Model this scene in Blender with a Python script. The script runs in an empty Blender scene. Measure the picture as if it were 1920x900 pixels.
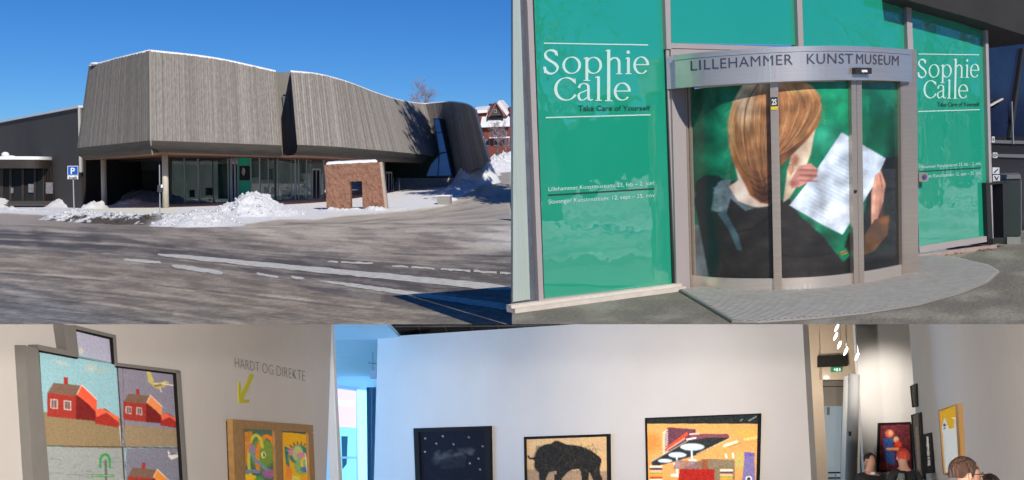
import bpy, bmesh, math, random
import numpy as np
from mathutils import Vector, Matrix, noise as mn
random.seed(7)
rs = np.random.RandomState(5)
R = math.radians
S = bpy.context.scene
C = S.collection

# ------------------------------------------------------------ camera, sky, sun, exposure
F = 2000.0
PITCH = math.atan(105 / F)
EYE = Vector((0, 0, 1.6))
cd = bpy.data.cameras.new('camera'); cam = bpy.data.objects.new('camera', cd); C.objects.link(cam)
cd.sensor_width = 36; cd.lens = 36 * F / 1920; cd.clip_start = 0.05; cd.clip_end = 3000
cam.location = EYE; cam.rotation_euler = (math.pi / 2 - PITCH, 0, 0)
S.camera = cam
SUN_AZ = math.atan2(0.38, -0.925)      # direction towards the sun, clockwise from +Y
SUN_EL = R(38)
world = bpy.data.worlds.new('World'); S.world = world; world.use_nodes = True
wn = world.node_tree; wn.nodes.clear()
sky = wn.nodes.new('ShaderNodeTexSky'); sky.sky_type = 'NISHITA'; sky.sun_disc = False
sky.sun_elevation = SUN_EL; sky.sun_rotation = SUN_AZ
sky.altitude = 1500; sky.air_density = 1.0; sky.dust_density = 0.0; sky.ozone_density = 6.0
hsv = wn.nodes.new('ShaderNodeHueSaturation'); hsv.inputs['Saturation'].default_value = 1.2
tint = wn.nodes.new('ShaderNodeMix'); tint.data_type = 'RGBA'; tint.blend_type = 'MULTIPLY'; tint.inputs[0].default_value = 1.0
tint.inputs[7].default_value = (0.50, 0.74, 1.0, 1)
bg = wn.nodes.new('ShaderNodeBackground'); bg.inputs['Strength'].default_value = 0.085
wo = wn.nodes.new('ShaderNodeOutputWorld')
wn.links.new(sky.outputs[0], hsv.inputs['Color']); wn.links.new(hsv.outputs[0], tint.inputs[6])
wn.links.new(tint.outputs[2], bg.inputs[0]); wn.links.new(bg.outputs[0], wo.inputs[0])
sl = bpy.data.lights.new('sun', 'SUN'); sl.energy = 4.3; sl.angle = R(0.5); sl.color = (1.0, 0.945, 0.87)
so = bpy.data.objects.new('sun', sl); C.objects.link(so)
sdir = Vector((0.38, -0.925, 0)).normalized() * math.cos(SUN_EL) + Vector((0, 0, math.sin(SUN_EL)))
so.rotation_euler = sdir.to_track_quat('Z', 'Y').to_euler(); so.location = (20, -30, 30)
S.view_settings.view_transform = 'Standard'; S.view_settings.look = 'None'
S.view_settings.exposure = 0.0; S.view_settings.gamma = 1.0; S.view_settings.use_curve_mapping = False
S.cycles.max_bounces = 6; S.cycles.caustics_reflective = False; S.cycles.caustics_refractive = False

# ------------------------------------------------------------ frames and planes
CR = cam.rotation_euler.to_matrix()
def wray(px, py): return CR @ Vector(((px - 960) / F, -(py - 450) / F, -1.0))
class Frame:
    def __init__(s, M): s.M = M; s.I = M.inverted(); s.E = s.I @ EYE; s.I3 = s.I.to_3x3()
    def ray(s, px, py): return s.I3 @ wray(px, py)
    def proj(s, p):
        c = CR.transposed() @ (s.M @ Vector(p) - EYE)
        return 960 - F * c.x / c.z, 450 + F * c.y / c.z
    def projn(s, P):                       # n x 3 array -> px, py arrays
        A = np.array(s.M.to_3x3()); t = np.array(s.M.translation)
        W = P @ A.T + t - np.array(EYE)
        c = W @ np.array(CR)
        return 960 - F * c[:, 0] / c[:, 2], 450 + F * c[:, 1] / c[:, 2]
class Plane:
    def __init__(s, fr, p, n):
        s.fr = fr; s.p = Vector(p); s.n = Vector(n).normalized()
        if (fr.E - s.p).dot(s.n) < 0: s.n = -s.n
    def hit(s, px, py, off=0.0):
        r = s.fr.ray(px, py); t = (s.p + s.n * off - s.fr.E).dot(s.n) / r.dot(s.n)
        return s.fr.E + r * t
W1 = Frame(Matrix.Identity(4))

# ------------------------------------------------------------ materials
def lin(c):
    c = np.asarray(c, float) / 255.0
    return np.where(c <= 0.04045, c / 12.92, ((c + 0.055) / 1.055) ** 2.4)
MATS = {}
def mat(name, col=(.5, .5, .5), rough=.6, metal=0., var=.0, vs=4., var2=0., vs2=60., bump=0., bs=30., attr=False, coat=0., emit=None, es=0., spec=.5,
        stretch=(1, 1, 1), trans=0., rot=(0, 0, 0)):
    if name in MATS: return MATS[name]
    m = bpy.data.materials.new(name); m.use_nodes = True; nt = m.node_tree; N = nt.nodes; L = nt.links
    b = N['Principled BSDF']; b.inputs['Roughness'].default_value = rough; b.inputs['Metallic'].default_value = metal
    b.inputs['Specular IOR Level'].default_value = spec
    if coat: b.inputs['Coat Weight'].default_value = min(coat, 1); b.inputs['Coat Roughness'].default_value = 0.02
    if coat > 1: b.inputs['Coat IOR'].default_value = coat
    src = None
    if attr:
        a = N.new('ShaderNodeAttribute'); a.attribute_name = 'Col'; src = a.outputs['Color']
    tc = N.new('ShaderNodeTexCoord'); mp = N.new('ShaderNodeMapping'); mp.inputs['Scale'].default_value = stretch
    mp.inputs['Rotation'].default_value = rot
    L.new(tc.outputs['Object'], mp.inputs[0])
    if var:
        n = N.new('ShaderNodeTexNoise'); n.inputs['Scale'].default_value = vs; n.inputs['Detail'].default_value = 8; n.inputs['Roughness'].default_value = .65
        L.new(mp.outputs[0], n.inputs[0])
        mr = N.new('ShaderNodeMapRange'); mr.inputs[1].default_value = .25; mr.inputs[2].default_value = .75
        mr.inputs[3].default_value = 1 - var; mr.inputs[4].default_value = 1 + var
        L.new(n.outputs['Fac'], mr.inputs[0])
        mx = N.new('ShaderNodeMix'); mx.data_type = 'RGBA'; mx.blend_type = 'MULTIPLY'; mx.inputs[0].default_value = 1
        if src: L.new(src, mx.inputs[6])
        else: mx.inputs[6].default_value = (*col, 1)
        L.new(mr.outputs[0], mx.inputs[7]); src = mx.outputs[2]
    if var2:
        n3 = N.new('ShaderNodeTexNoise'); n3.inputs['Scale'].default_value = vs2; n3.inputs['Detail'].default_value = 5; n3.inputs['Roughness'].default_value = .7
        L.new(tc.outputs['Object'], n3.inputs[0]); m3 = N.new('ShaderNodeMapRange'); m3.inputs[1].default_value = .3; m3.inputs[2].default_value = .7
        m3.inputs[3].default_value = 1 - var2; m3.inputs[4].default_value = 1 + var2; L.new(n3.outputs['Fac'], m3.inputs[0])
        x3 = N.new('ShaderNodeMix'); x3.data_type = 'RGBA'; x3.blend_type = 'MULTIPLY'; x3.inputs[0].default_value = 1; L.new(src, x3.inputs[6]); L.new(m3.outputs[0], x3.inputs[7]); src = x3.outputs[2]
    if src: L.new(src, b.inputs['Base Color'])
    else: b.inputs['Base Color'].default_value = (*col, 1)
    if coat > 1.9:                          # slightly wavy panes: the mirror image breaks up
        cn = N.new('ShaderNodeTexNoise'); cn.inputs['Scale'].default_value = 1.6; cn.inputs['Detail'].default_value = 3; L.new(tc.outputs['Object'], cn.inputs[0])
        cb = N.new('ShaderNodeBump'); cb.inputs['Strength'].default_value = .35; cb.inputs['Distance'].default_value = .02; L.new(cn.outputs['Fac'], cb.inputs['Height']); L.new(cb.outputs[0], b.inputs['Coat Normal'])
    if bump:
        n2 = N.new('ShaderNodeTexNoise'); n2.inputs['Scale'].default_value = bs; n2.inputs['Detail'].default_value = 6
        L.new(tc.outputs['Object'] if var2 else mp.outputs[0], n2.inputs[0]); bp = N.new('ShaderNodeBump'); bp.inputs['Strength'].default_value = bump
        bp.inputs['Distance'].default_value = .05
        L.new(n2.outputs['Fac'], bp.inputs['Height']); L.new(bp.outputs[0], b.inputs['Normal'])
    if emit is not None:
        b.inputs['Emission Color'].default_value = (*emit, 1); b.inputs['Emission Strength'].default_value = es
    if trans: b.inputs['Transmission Weight'].default_value = trans
    MATS[name] = m; return m
def glass_mat(name, tintc=(.8, .88, .88), refl=(.9, .95, 1), fres=1.5, base=0.06):
    m = bpy.data.materials.new(name); m.use_nodes = True; nt = m.node_tree; nt.nodes.clear(); N = nt.nodes; L = nt.links
    o = N.new('ShaderNodeOutputMaterial'); mx = N.new('ShaderNodeMixShader'); t = N.new('ShaderNodeBsdfTransparent'); g = N.new('ShaderNodeBsdfGlossy')
    t.inputs[0].default_value = (*tintc, 1); g.inputs[0].default_value = (*refl, 1); g.inputs['Roughness'].default_value = .015
    f = N.new('ShaderNodeFresnel'); f.inputs[0].default_value = fres; ad = N.new('ShaderNodeMath'); ad.operation = 'ADD'; ad.inputs[1].default_value = base
    L.new(f.outputs[0], ad.inputs[0]); L.new(ad.outputs[0], mx.inputs[0]); L.new(t.outputs[0], mx.inputs[1]); L.new(g.outputs[0], mx.inputs[2]); L.new(mx.outputs[0], o.inputs[0])
    return m

# ------------------------------------------------------------ mesh collecting
class MB:
    def __init__(s): s.v = []; s.f = []; s.c = None
    def quad(s, a, b, c, d): i = len(s.v); s.v += [tuple(a), tuple(b), tuple(c), tuple(d)]; s.f.append((i, i + 1, i + 2, i + 3)); return s
    def poly(s, pts): i = len(s.v); s.v += [tuple(p) for p in pts]; s.f.append(tuple(range(i, i + len(pts)))); return s
    def hexa(s, lo, hi):                   # two matching loops of points -> closed prism
        n = len(lo); i = len(s.v); s.v += [tuple(p) for p in lo] + [tuple(p) for p in hi]
        s.f.append(tuple(i + k for k in reversed(range(n)))); s.f.append(tuple(i + n + k for k in range(n)))
        for k in range(n): k2 = (k + 1) % n; s.f.append((i + k, i + k2, i + n + k2, i + n + k))
        return s
    def box(s, x0, x1, y0, y1, z0, z1):
        return s.hexa([(x0, y0, z0), (x1, y0, z0), (x1, y1, z0), (x0, y1, z0)], [(x0, y0, z1), (x1, y0, z1), (x1, y1, z1), (x0, y1, z1)])
    def slab(s, pl, quad, t0, t1):         # quad in photo directions on plane, thickness t0..t1 towards the viewer
        a = [pl.hit(x, y, t1) for x, y in quad]; b = [p - pl.n * (t1 - t0) for p in a]
        return s.hexa(b, a)
    def tube(s, pts, radii, n=8, cap=True):
        pts = [Vector(p) for p in pts]; base = len(s.v)
        if not hasattr(radii, '__len__'): radii = [radii] * len(pts)
        ref = None
        for k, p in enumerate(pts):
            d = (pts[min(k + 1, len(pts) - 1)] - pts[max(k - 1, 0)]).normalized()
            if ref is None or abs(ref.dot(d)) > .95: ref = Vector((0, 0, 1)) if abs(d.z) < .9 else Vector((1, 0, 0))
            u = d.cross(ref).normalized(); w = u.cross(d).normalized()
            for j in range(n):
                a = 2 * math.pi * j / n; s.v.append(tuple(p + (u * math.cos(a) + w * math.sin(a)) * radii[k]))
        for k in range(len(pts) - 1):
            for j in range(n):
                j2 = (j + 1) % n; s.f.append((base + k * n + j, base + k * n + j2, base + (k + 1) * n + j2, base + (k + 1) * n + j))
        if cap: s.f.append(tuple(base + j for j in reversed(range(n)))); s.f.append(tuple(base + (len(pts) - 1) * n + j for j in range(n)))
        return s
    def ball(s, c, r, n=10, m=6, sc=(1, 1, 1)):
        c = Vector(c); base = len(s.v)
        for i in range(m + 1):
            th = math.pi * i / m
            for j in range(n):
                a = 2 * math.pi * j / n
                s.v.append((c.x + r * sc[0] * math.sin(th) * math.cos(a), c.y + r * sc[1] * math.sin(th) * math.sin(a), c.z + r * sc[2] * math.cos(th)))
        for i in range(m):
            for j in range(n): j2 = (j + 1) % n; s.f.append((base + i * n + j, base + (i + 1) * n + j, base + (i + 1) * n + j2, base + i * n + j2))
        return s
    def grid(s, P):                        # P[r][c] points
        base = len(s.v); r = len(P); c = len(P[0])
        for row in P: s.v += [tuple(p) for p in row]
        for i in range(r - 1):
            for j in range(c - 1): s.f.append((base + i * c + j, base + i * c + j + 1, base + (i + 1) * c + j + 1, base + (i + 1) * c + j))
        return s
    def bot(s):
        A = np.array(s.v); return Vector(((A[:, 0].min() + A[:, 0].max()) / 2, (A[:, 1].min() + A[:, 1].max()) / 2, A[:, 2].min()))
ORG = {}
def mesh(mb, name, m, org, smooth=False):
    me = bpy.data.meshes.new(name); A = np.array(mb.v, float) - np.array(org)
    me.from_pydata(A.tolist(), [], mb.f); me.update()
    if mb.c is not None:
        ca = me.color_attributes.new('Col', 'FLOAT_COLOR', 'POINT'); col = np.ones((len(mb.v), 4)); col[:, :3] = mb.c
        ca.data.foreach_set('color', col.ravel())
    if smooth: me.polygons.foreach_set('use_smooth', [True] * len(me.polygons))
    if m: me.materials.append(m)
    return me
def thing(name, label, cat, fr, loc, group=None):
    o = bpy.data.objects.new(name, None); C.objects.link(o); loc = Vector(loc)
    o.empty_display_size = .1
    o.matrix_world = fr.M @ Matrix.Translation(loc); o['label'] = label; o['category'] = cat
    if group: o['group'] = group
    ORG[o.name] = (fr, loc); return o
def part(mb, name, m, parent, label=None, kind=None, smooth=False):
    fr, loc = ORG[parent.name]; o = bpy.data.objects.new(name, mesh(mb, name, m, loc, smooth)); C.objects.link(o); o.parent = parent
    ORG[o.name] = (fr, loc)
    if label: o['label'] = label
    if kind: o['kind'] = kind
    return o
def single(mb, name, m, label, cat, fr, group=None, kind=None, smooth=False, loc=None):
    loc = loc or mb.bot(); o = bpy.data.objects.new(name, mesh(mb, name, m, loc, smooth)); C.objects.link(o)
    o.matrix_world = fr.M @ Matrix.Translation(loc); ORG[o.name] = (fr, loc)
    if kind: o['kind'] = kind
    else: o['label'] = label; o['category'] = cat
    if group: o['group'] = group
    return o
def struct(mb, name, m, fr, smooth=False, kind='structure'): return single(mb, name, m, None, None, fr, kind=kind, smooth=smooth)

# ------------------------------------------------------------ printed pictures (colour per vertex)
class Canvas:
    def __init__(s, x0, y0, x1, y1, bgc=(128, 128, 128)):
        s.x0, s.y0 = x0, y0; s.w = int(x1 - x0) + 1; s.h = int(y1 - y0) + 1
        s.a = np.zeros((s.h, s.w, 3)); s.a[:] = bgc
        s.Y, s.X = np.mgrid[0:s.h, 0:s.w].astype(float); s.X += x0; s.Y += y0
    def m_poly(s, pts):
        m = np.zeros((s.h, s.w), bool); n = len(pts)
        for i in range(n):
            x1, y1 = pts[i]; x2, y2 = pts[(i + 1) % n]
            if y1 == y2: continue
            c = ((s.Y < y1) != (s.Y < y2)); xi = (x2 - x1) * (s.Y - y1) / (y2 - y1) + x1
            m ^= c & (s.X < xi)
        return m
    def put(s, m, col, al=1.0):
        al = (m * al)[..., None]; s.a = s.a * (1 - al) + np.array(col, float) * al
    def poly(s, pts, col, al=1.0): s.put(s.m_poly(pts), col, al)
    def ell(s, cx, cy, rx, ry, col, al=1.0, soft=0.0, rot=0.0):
        c, d = math.cos(rot), math.sin(rot); u = ((s.X - cx) * c + (s.Y - cy) * d) / rx; v = (-(s.X - cx) * d + (s.Y - cy) * c) / ry
        r = np.sqrt(u * u + v * v); m = (r < 1) if not soft else np.clip((1 - r) / soft, 0, 1); s.put(m.astype(float), col, al)
    def ring(s, cx, cy, rx, ry, w, col, a0=0, a1=360, al=1.0):
        pts = [(cx + rx * math.cos(R(t)), cy + ry * math.sin(R(t))) for t in np.linspace(a0, a1, 28)]
        s.line(pts, w, col, al)
    def line(s, pts, w, col, al=1.0):
        xs = [p[0] for p in pts]; ys = [p[1] for p in pts]; a0 = max(0, int(min(ys) - s.y0 - w)); a1 = min(s.h, int(max(ys) - s.y0 + w + 2)); b0 = max(0, int(min(xs) - s.x0 - w)); b1 = min(s.w, int(max(xs) - s.x0 + w + 2))
        if a1 <= a0 or b1 <= b0: return
        X = s.X[a0:a1, b0:b1]; Y = s.Y[a0:a1, b0:b1]; m = np.zeros(X.shape)
        for (x1, y1), (x2, y2) in zip(pts[:-1], pts[1:]):
            dx, dy = x2 - x1, y2 - y1; q = dx * dx + dy * dy + 1e-9
            t = np.clip(((X - x1) * dx + (Y - y1) * dy) / q, 0, 1)
            dd = np.hypot(X - x1 - t * dx, Y - y1 - t * dy); m = np.maximum(m, np.clip(w / 2 - dd + .5, 0, 1))
        m = (m * al)[..., None]; s.a[a0:a1, b0:b1] = s.a[a0:a1, b0:b1] * (1 - m) + np.array(col, float) * m
    def blur(s, n=1):
        for _ in range(n):
            p = np.pad(s.a, ((1, 1), (1, 1), (0, 0)), 'edge'); s.a = (p[:-2, 1:-1] + p[2:, 1:-1] + p[1:-1, :-2] + p[1:-1, 2:] + 2 * s.a) / 6
    def cloud(s, amp, sx, sy, seed):
        g = np.array([[fbm(x * sx, y * sy, seed) for x in range(0, s.w + 4, 4)] for y in range(0, s.h + 4, 4)]); g = np.repeat(np.repeat(g, 4, 0), 4, 1)[:s.h, :s.w]
        for _ in range(3): g = (g + np.roll(g, 1, 0) + np.roll(g, -1, 0) + np.roll(g, 1, 1) + np.roll(g, -1, 1)) / 5
        s.a = np.clip(s.a * (1 + amp * g[..., None]), 0, 255)
    def noise(s, amp, blur=1):
        n = rs.randn(s.h // blur + 2, s.w // blur + 2, 1) * amp
        n = np.repeat(np.repeat(n, blur, 0), blur, 1)[:s.h, :s.w]; s.a = np.clip(s.a + n, 0, 255)
    def sample(s, px, py, gain=1.0):
        x = np.clip(px - s.x0, 0, s.w - 1.001); y = np.clip(py - s.y0, 0, s.h - 1.001)
        ix = x.astype(int); iy = y.astype(int); fx = (x - ix)[:, None]; fy = (y - iy)[:, None]; a = s.a
        v = a[iy, ix] * (1 - fx) * (1 - fy) + a[iy, ix + 1] * fx * (1 - fy) + a[iy + 1, ix] * (1 - fx) * fy + a[iy + 1, ix + 1] * fx * fy
        return lin(v) * gain
def lerp2(q, u, v):
    (ax, ay), (bx, by), (cx, cy), (dx, dy) = q      # TL TR BR BL
    return ((ax * (1 - u) + bx * u) * (1 - v) + (dx * (1 - u) + cx * u) * v, (ay * (1 - u) + by * u) * (1 - v) + (dy * (1 - u) + cy * u) * v)
def print_grid(pl, q, cv, off, step=1.5, gain=1.0):
    nu = max(2, int(max(abs(q[1][0] - q[0][0]), abs(q[2][0] - q[3][0])) / step)); nv = max(2, int(max(abs(q[3][1] - q[0][1]), abs(q[2][1] - q[1][1])) / step))
    mb = MB(); P = []; xs = []; ys = []
    for j in range(nv + 1):
        row = []
        for i in range(nu + 1):
            x, y = lerp2(q, i / nu, j / nv); row.append(pl.hit(x, y, off)); xs.append(x); ys.append(y)
        P.append(row)
    mb.grid(P); mb.c = cv.sample(np.array(xs), np.array(ys), gain); return mb
def frame_bars(mb, pl, q, wpx, t0, t1):    # picture frame bars, wpx = (left, top, right, bottom) width in pixels
    (ax, ay), (bx, by), (cx, cy), (dx, dy) = q; l, t, r, b = wpx
    iq = [(ax + l, ay + t), (bx - r, by + t), (cx - r, cy - b), (dx + l, dy - b)]
    o = q
    for k in range(4): k2 = (k + 1) % 4; mb.slab(pl, [o[k], o[k2], iq[k2], iq[k]], t0, t1)
    return iq

# ------------------------------------------------------------ lettering
def text_mesh(txt, off=0.0, res=4, sp=1.0):
    cu = bpy.data.curves.new('t', 'FONT'); cu.body = txt; cu.offset = off; cu.resolution_u = res; cu.space_character = sp
    ob = bpy.data.objects.new('t', cu); C.objects.link(ob); dg = bpy.context.evaluated_depsgraph_get(); dg.update()
    me = bpy.data.meshes.new_from_object(ob.evaluated_get(dg)); V = np.array([v.co[:] for v in me.vertices]); Fc = [tuple(p.vertices) for p in me.polygons]
    bpy.data.objects.remove(ob); bpy.data.curves.remove(cu); bpy.data.meshes.remove(me)
    V[:, 0] -= V[:, 0].min(); return V, Fc
def text_on(mb, txt, pl, q, off, thin=0.0, cap=0.73, sp=1.0, desc=False):
    """lay a line of lettering on a plane: q = TL TR BR BL of the box from capital height to baseline"""
    V, Fc = text_mesh(txt, thin, sp=sp); w = V[:, 0].max(); i = len(mb.v)
    for x, y, z in V:
        px, py = lerp2(q, x / w, 1 - y / cap); mb.v.append(tuple(pl.hit(px, py, off)))
    mb.f += [tuple(i + k for k in f) for f in Fc]
def islands(V, Fc):
    """split lettering into letters: pieces whose extents overlap along the line belong together"""
    n = len(V); par = list(range(n))
    def fd(a):
        while par[a] != a: par[a] = par[par[a]]; a = par[a]
        return a
    for f in Fc:
        for k in f[1:]: par[fd(k)] = fd(f[0])
    g = {}
    for f in Fc: g.setdefault(fd(f[0]), []).append(f)
    it = []
    for fs in g.values():
        xs = [V[k][0] for f in fs for k in f]; it.append([min(xs), max(xs), fs])
    it.sort(key=lambda q: q[0]); out = []
    for a, b, fs in it:
        if out and a < out[-1][1] - .25 * min(b - a, out[-1][1] - out[-1][0]): out[-1][1] = max(b, out[-1][1]); out[-1][2] += fs
        else: out.append([a, b, list(fs)])
    res = []
    for a, b, fs in out:
        ks = sorted({k for f in fs for k in f}); mp = {k: i for i, k in enumerate(ks)}; res.append(([V[k] for k in ks], [tuple(mp[k] for k in f) for f in fs]))
    return res
def stroke(mb, pl, pts, off, A, B, ang=20, map_=None, closed=False):
    """broad-nib pen stroke through pts (photo directions); A,B nib half axes"""
    n = len(pts); L = []; Rr = []; ca, sa = math.cos(R(ang)), -math.sin(R(ang))
    for k in range(n):
        p0 = pts[(k - 1) % n if closed else max(k - 1, 0)]; p1 = pts[(k + 1) % n if closed else min(k + 1, n - 1)]
        dx, dy = p1[0] - p0[0], p1[1] - p0[1]; l = math.hypot(dx, dy) + 1e-9; nx, ny = -dy / l, dx / l
        hw = math.sqrt((A * (nx * ca + ny * sa)) ** 2 + (B * (-nx * sa + ny * ca)) ** 2)
        x, y = pts[k]; L.append((x + nx * hw, y + ny * hw)); Rr.append((x - nx * hw, y - ny * hw))
    h = map_ or (lambda a, b: pl.hit(a, b, off)); i = len(mb.v)
    for a, b in zip(L, Rr): mb.v.append(tuple(h(*a))); mb.v.append(tuple(h(*b)))
    m = n if closed else n - 1
    for k in range(m): k2 = (k + 1) % n; mb.f.append((i + 2 * k, i + 2 * k + 1, i + 2 * k2 + 1, i + 2 * k2))
def arc(cx, cy, rx, ry, a0, a1, n=18): return [(cx + rx * math.cos(R(t)), cy + ry * math.sin(R(t))) for t in np.linspace(a0, a1, n)]
def cat(pts, n=6):                          # Catmull-Rom through points (any dimension)
    P = [np.array(p, float) for p in pts]; P = [2 * P[0] - P[1]] + P + [2 * P[-1] - P[-2]]; out = []
    for k in range(1, len(P) - 2):
        for t in np.linspace(0, 1, n, endpoint=False):
            out.append(.5 * (2 * P[k] + (P[k + 1] - P[k - 1]) * t + (2 * P[k - 1] - 5 * P[k] + 4 * P[k + 1] - P[k + 2]) * t * t + (-P[k - 1] + 3 * P[k] - 3 * P[k + 1] + P[k + 2]) * t ** 3))
    out.append(P[-2]); return out
def ss(a, b, x): t = min(1, max(0, (x - a) / (b - a))); return t * t * (3 - 2 * t)
def fbm(x, y, z=0., o=4): return mn.fractal(Vector((x, y, z)), 1.0, 2.0, o)
# ============================================================ SET 1: the street and the wooden museum
AT = np.array([(-400, -.35), (150, -.3), (320, 0), (450, .3), (600, .65), (730, 1.1), (850, 1.5), (960, 2.0)])
def terr(x, y):
    p = min(1100, 960 + F * x / max(y, 1)); a = float(np.interp(p, AT[:, 0], AT[:, 1]))
    return a * ss(60, 90, y) + min(max(0, y - 86), 160) * .027 * ss(810, 900, p) + .0
def at(px, py, d):
    r = wray(px, py); return EYE + r * (d / r.y)
def gpt(px, py):
    r = wray(px, py); r = r / r.y; lo, hi = 5.0, 700.0; d = lo
    while d < hi:
        p = EYE + r * d
        if p.z <= terr(p.x, p.y): break
        d *= 1.01
    return EYE + r * d
def gp(px, d): x = (px - 960) / F * d * 1.0; return Vector((x, d, terr(x, d)))
def zrow(py, d): return at(960, py, d).z
YF = 1.6 / math.tan(math.atan(158 / F) + PITCH)      # where the photographed street begins
# ground sheets
gc = Canvas(-420, 300, 960, 612)
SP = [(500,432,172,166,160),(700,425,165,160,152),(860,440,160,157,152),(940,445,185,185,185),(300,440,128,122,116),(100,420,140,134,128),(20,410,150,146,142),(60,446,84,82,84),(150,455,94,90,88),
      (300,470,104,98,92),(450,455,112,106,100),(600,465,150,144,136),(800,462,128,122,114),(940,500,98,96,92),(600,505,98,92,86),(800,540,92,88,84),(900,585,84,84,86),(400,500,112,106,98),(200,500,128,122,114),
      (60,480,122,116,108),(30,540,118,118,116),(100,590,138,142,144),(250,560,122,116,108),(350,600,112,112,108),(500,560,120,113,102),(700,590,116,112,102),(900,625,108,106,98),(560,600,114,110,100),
      (160,560,112,110,106),(-300,450,120,116,110),(-300,600,120,118,112),(900,400,150,148,146),(930,370,152,152,152),(800,400,165,162,156)]  # dark samples at far left and lower right hold street shadows in the colour
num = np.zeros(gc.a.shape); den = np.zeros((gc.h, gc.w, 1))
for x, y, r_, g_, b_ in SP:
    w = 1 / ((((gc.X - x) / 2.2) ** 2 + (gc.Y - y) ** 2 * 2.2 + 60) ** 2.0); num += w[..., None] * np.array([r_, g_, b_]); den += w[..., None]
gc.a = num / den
snow_poly = [(-420, 404), (0, 399), (95, 404), (230, 418), (330, 420), (440, 422), (520, 412), (585, 412), (650, 404), (740, 398), (830, 386), (870, 366), (905, 345), (918, 330), (905, 300), (-420, 300)]
gc.poly([(480, 478), (700, 484), (962, 506), (962, 530), (760, 512), (520, 492)], (96, 92, 86), .8); gc.poly([(440, 498), (620, 506), (962, 548), (962, 566), (700, 536), (590, 522), (470, 512)], (84, 80, 76), .8); gc.poly([(560, 530), (760, 556), (962, 592), (962, 602), (700, 566), (560, 546)], (92, 88, 84), .7)
def track(f, w, col, al, x0=0, x1=960):
    xs = gc.X[0]; ys = np.array([f(x) for x in xs]); fade = np.clip((xs - x0) / 60, 0, 1) * np.clip((x1 - xs) / 60, 0, 1) * np.clip(.6 + .8 * np.array([fbm(x * .02, w * 7 + ys[0] * .3, 1) for x in xs]), 0, 1)
    r0 = int(max(0, ys.min() - 300 - w)); r1 = int(min(gc.h, ys.max() - 300 + w + 2))
    if r1 <= r0: return
    m = np.clip(w / 2 - np.abs(gc.Y[r0:r1] - ys[None]) + .5, 0, 1) * fade[None] * al; gc.a[r0:r1] = gc.a[r0:r1] * (1 - m[..., None]) + np.array(col, float) * m[..., None]
tr_ = random.Random(4)
gc.poly([(-420, 420), (0, 430), (120, 437), (300, 453), (500, 470), (640, 482), (640, 506), (480, 500), (250, 480), (0, 458), (-420, 446)], (70, 68, 66), .6); gc.poly([(-420, 470), (0, 474), (250, 502), (480, 524), (700, 566), (960, 606), (960, 625), (420, 625), (200, 572), (0, 530), (-420, 500)], (146, 136, 122), .4); gc.poly([(0, 560), (200, 590), (420, 625), (0, 625)], (92, 92, 92), .4)
LT, DK = (196, 190, 180), (58, 55, 52)
for k in range(95):                                  # wheel tracks running along the street
    y0 = tr_.uniform(424, 625); s_ = .05 + (y0 - 424) / 200 * .13; c_ = tr_.uniform(.8, 1.1); x0 = tr_.uniform(-500, 500)
    track(lambda x: y0 + s_ * c_ * x * .9 - 14 * math.exp(-((x - 200) / 400) ** 2), tr_.uniform(.8, 3.2), LT if k % 5 < 3 else DK, tr_.uniform(.25, .65), x0, x0 + tr_.uniform(250, 1100))
for k in range(70):                                   # tracks sweeping down from the hill road on the right
    e = tr_.uniform(335, 470); b_ = tr_.uniform(412, 446); p_ = tr_.uniform(1.6, 2.6)
    track(lambda x: b_ + (e - b_) * max(0, (x - 380) / 580) ** p_, tr_.uniform(.7, 2.4), LT if k % 3 else DK, tr_.uniform(.2, .55), tr_.uniform(350, 650), 1000)
for k in range(26):
    a_ = tr_.uniform(430, 470); track(lambda x: a_ + 26 * math.sin((x - 560) / 170.) * (x > 300), tr_.uniform(.8, 2), LT, .25, 560, 960)
track(lambda x: 471 + .02 * (x - 480), 2.2, (50, 52, 66), .8, 480, 1000)
for _ in range(1): gc.a = (gc.a + np.roll(gc.a, 1, 0) + np.roll(gc.a, -1, 0) + np.roll(gc.a, 2, 1) + np.roll(gc.a, -2, 1)) / 5
wob = np.array([[fbm(x * .014, (y - .10 * x) * .11, 3) for x in range(-420, 962, 6)] for y in range(300, 614, 3)])
wob = np.repeat(np.repeat(wob, 3, 0), 6, 1)[:gc.h, :gc.w]
m = gc.m_poly(snow_poly).astype(float)
mm = m.copy()
for _ in range(6): mm = (mm + np.roll(mm, 1, 0) + np.roll(mm, -1, 0) + np.roll(mm, 2, 1) + np.roll(mm, -2, 1)) / 5
gc.put(np.clip(mm + wob * .35 * (mm > .03) * (mm < .97), 0, 1), (238, 236, 234))
gc.put(np.clip(.5 - np.hypot((gc.X - 960) / 120, (gc.Y - 452) / 16), 0, 1), (226, 228, 232))
gc.put(gc.m_poly([(130, 388), (330, 384), (330, 402), (180, 400)]), (196, 192, 186), .5)
gc.put(np.clip(wob * .7, 0, .25) * (gc.Y > 425), (190, 186, 180)); gc.put(np.clip(-wob * .7, 0, .22) * (gc.Y > 425), (70, 68, 66))
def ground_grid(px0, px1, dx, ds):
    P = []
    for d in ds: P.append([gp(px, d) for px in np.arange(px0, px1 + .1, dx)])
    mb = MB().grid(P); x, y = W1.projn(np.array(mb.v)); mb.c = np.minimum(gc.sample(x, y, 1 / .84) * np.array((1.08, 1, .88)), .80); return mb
ds = [YF] + [at(300, py, 1.0) and (1.6 / -(at(300, py, 1.0).z - 1.6)) for py in np.arange(607.5, 385, -1.15)] + list(np.linspace(84, 130, 40)) + list(np.linspace(140, 300, 20)) + [500, 1200]
gm = mat('street ice and asphalt', rough=.62, attr=True, var=.13, vs=10, var2=.34, vs2=13, bump=.5, bs=16, stretch=(.05, 1, 1), rot=(0, 0, R(42)), spec=.35)
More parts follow.
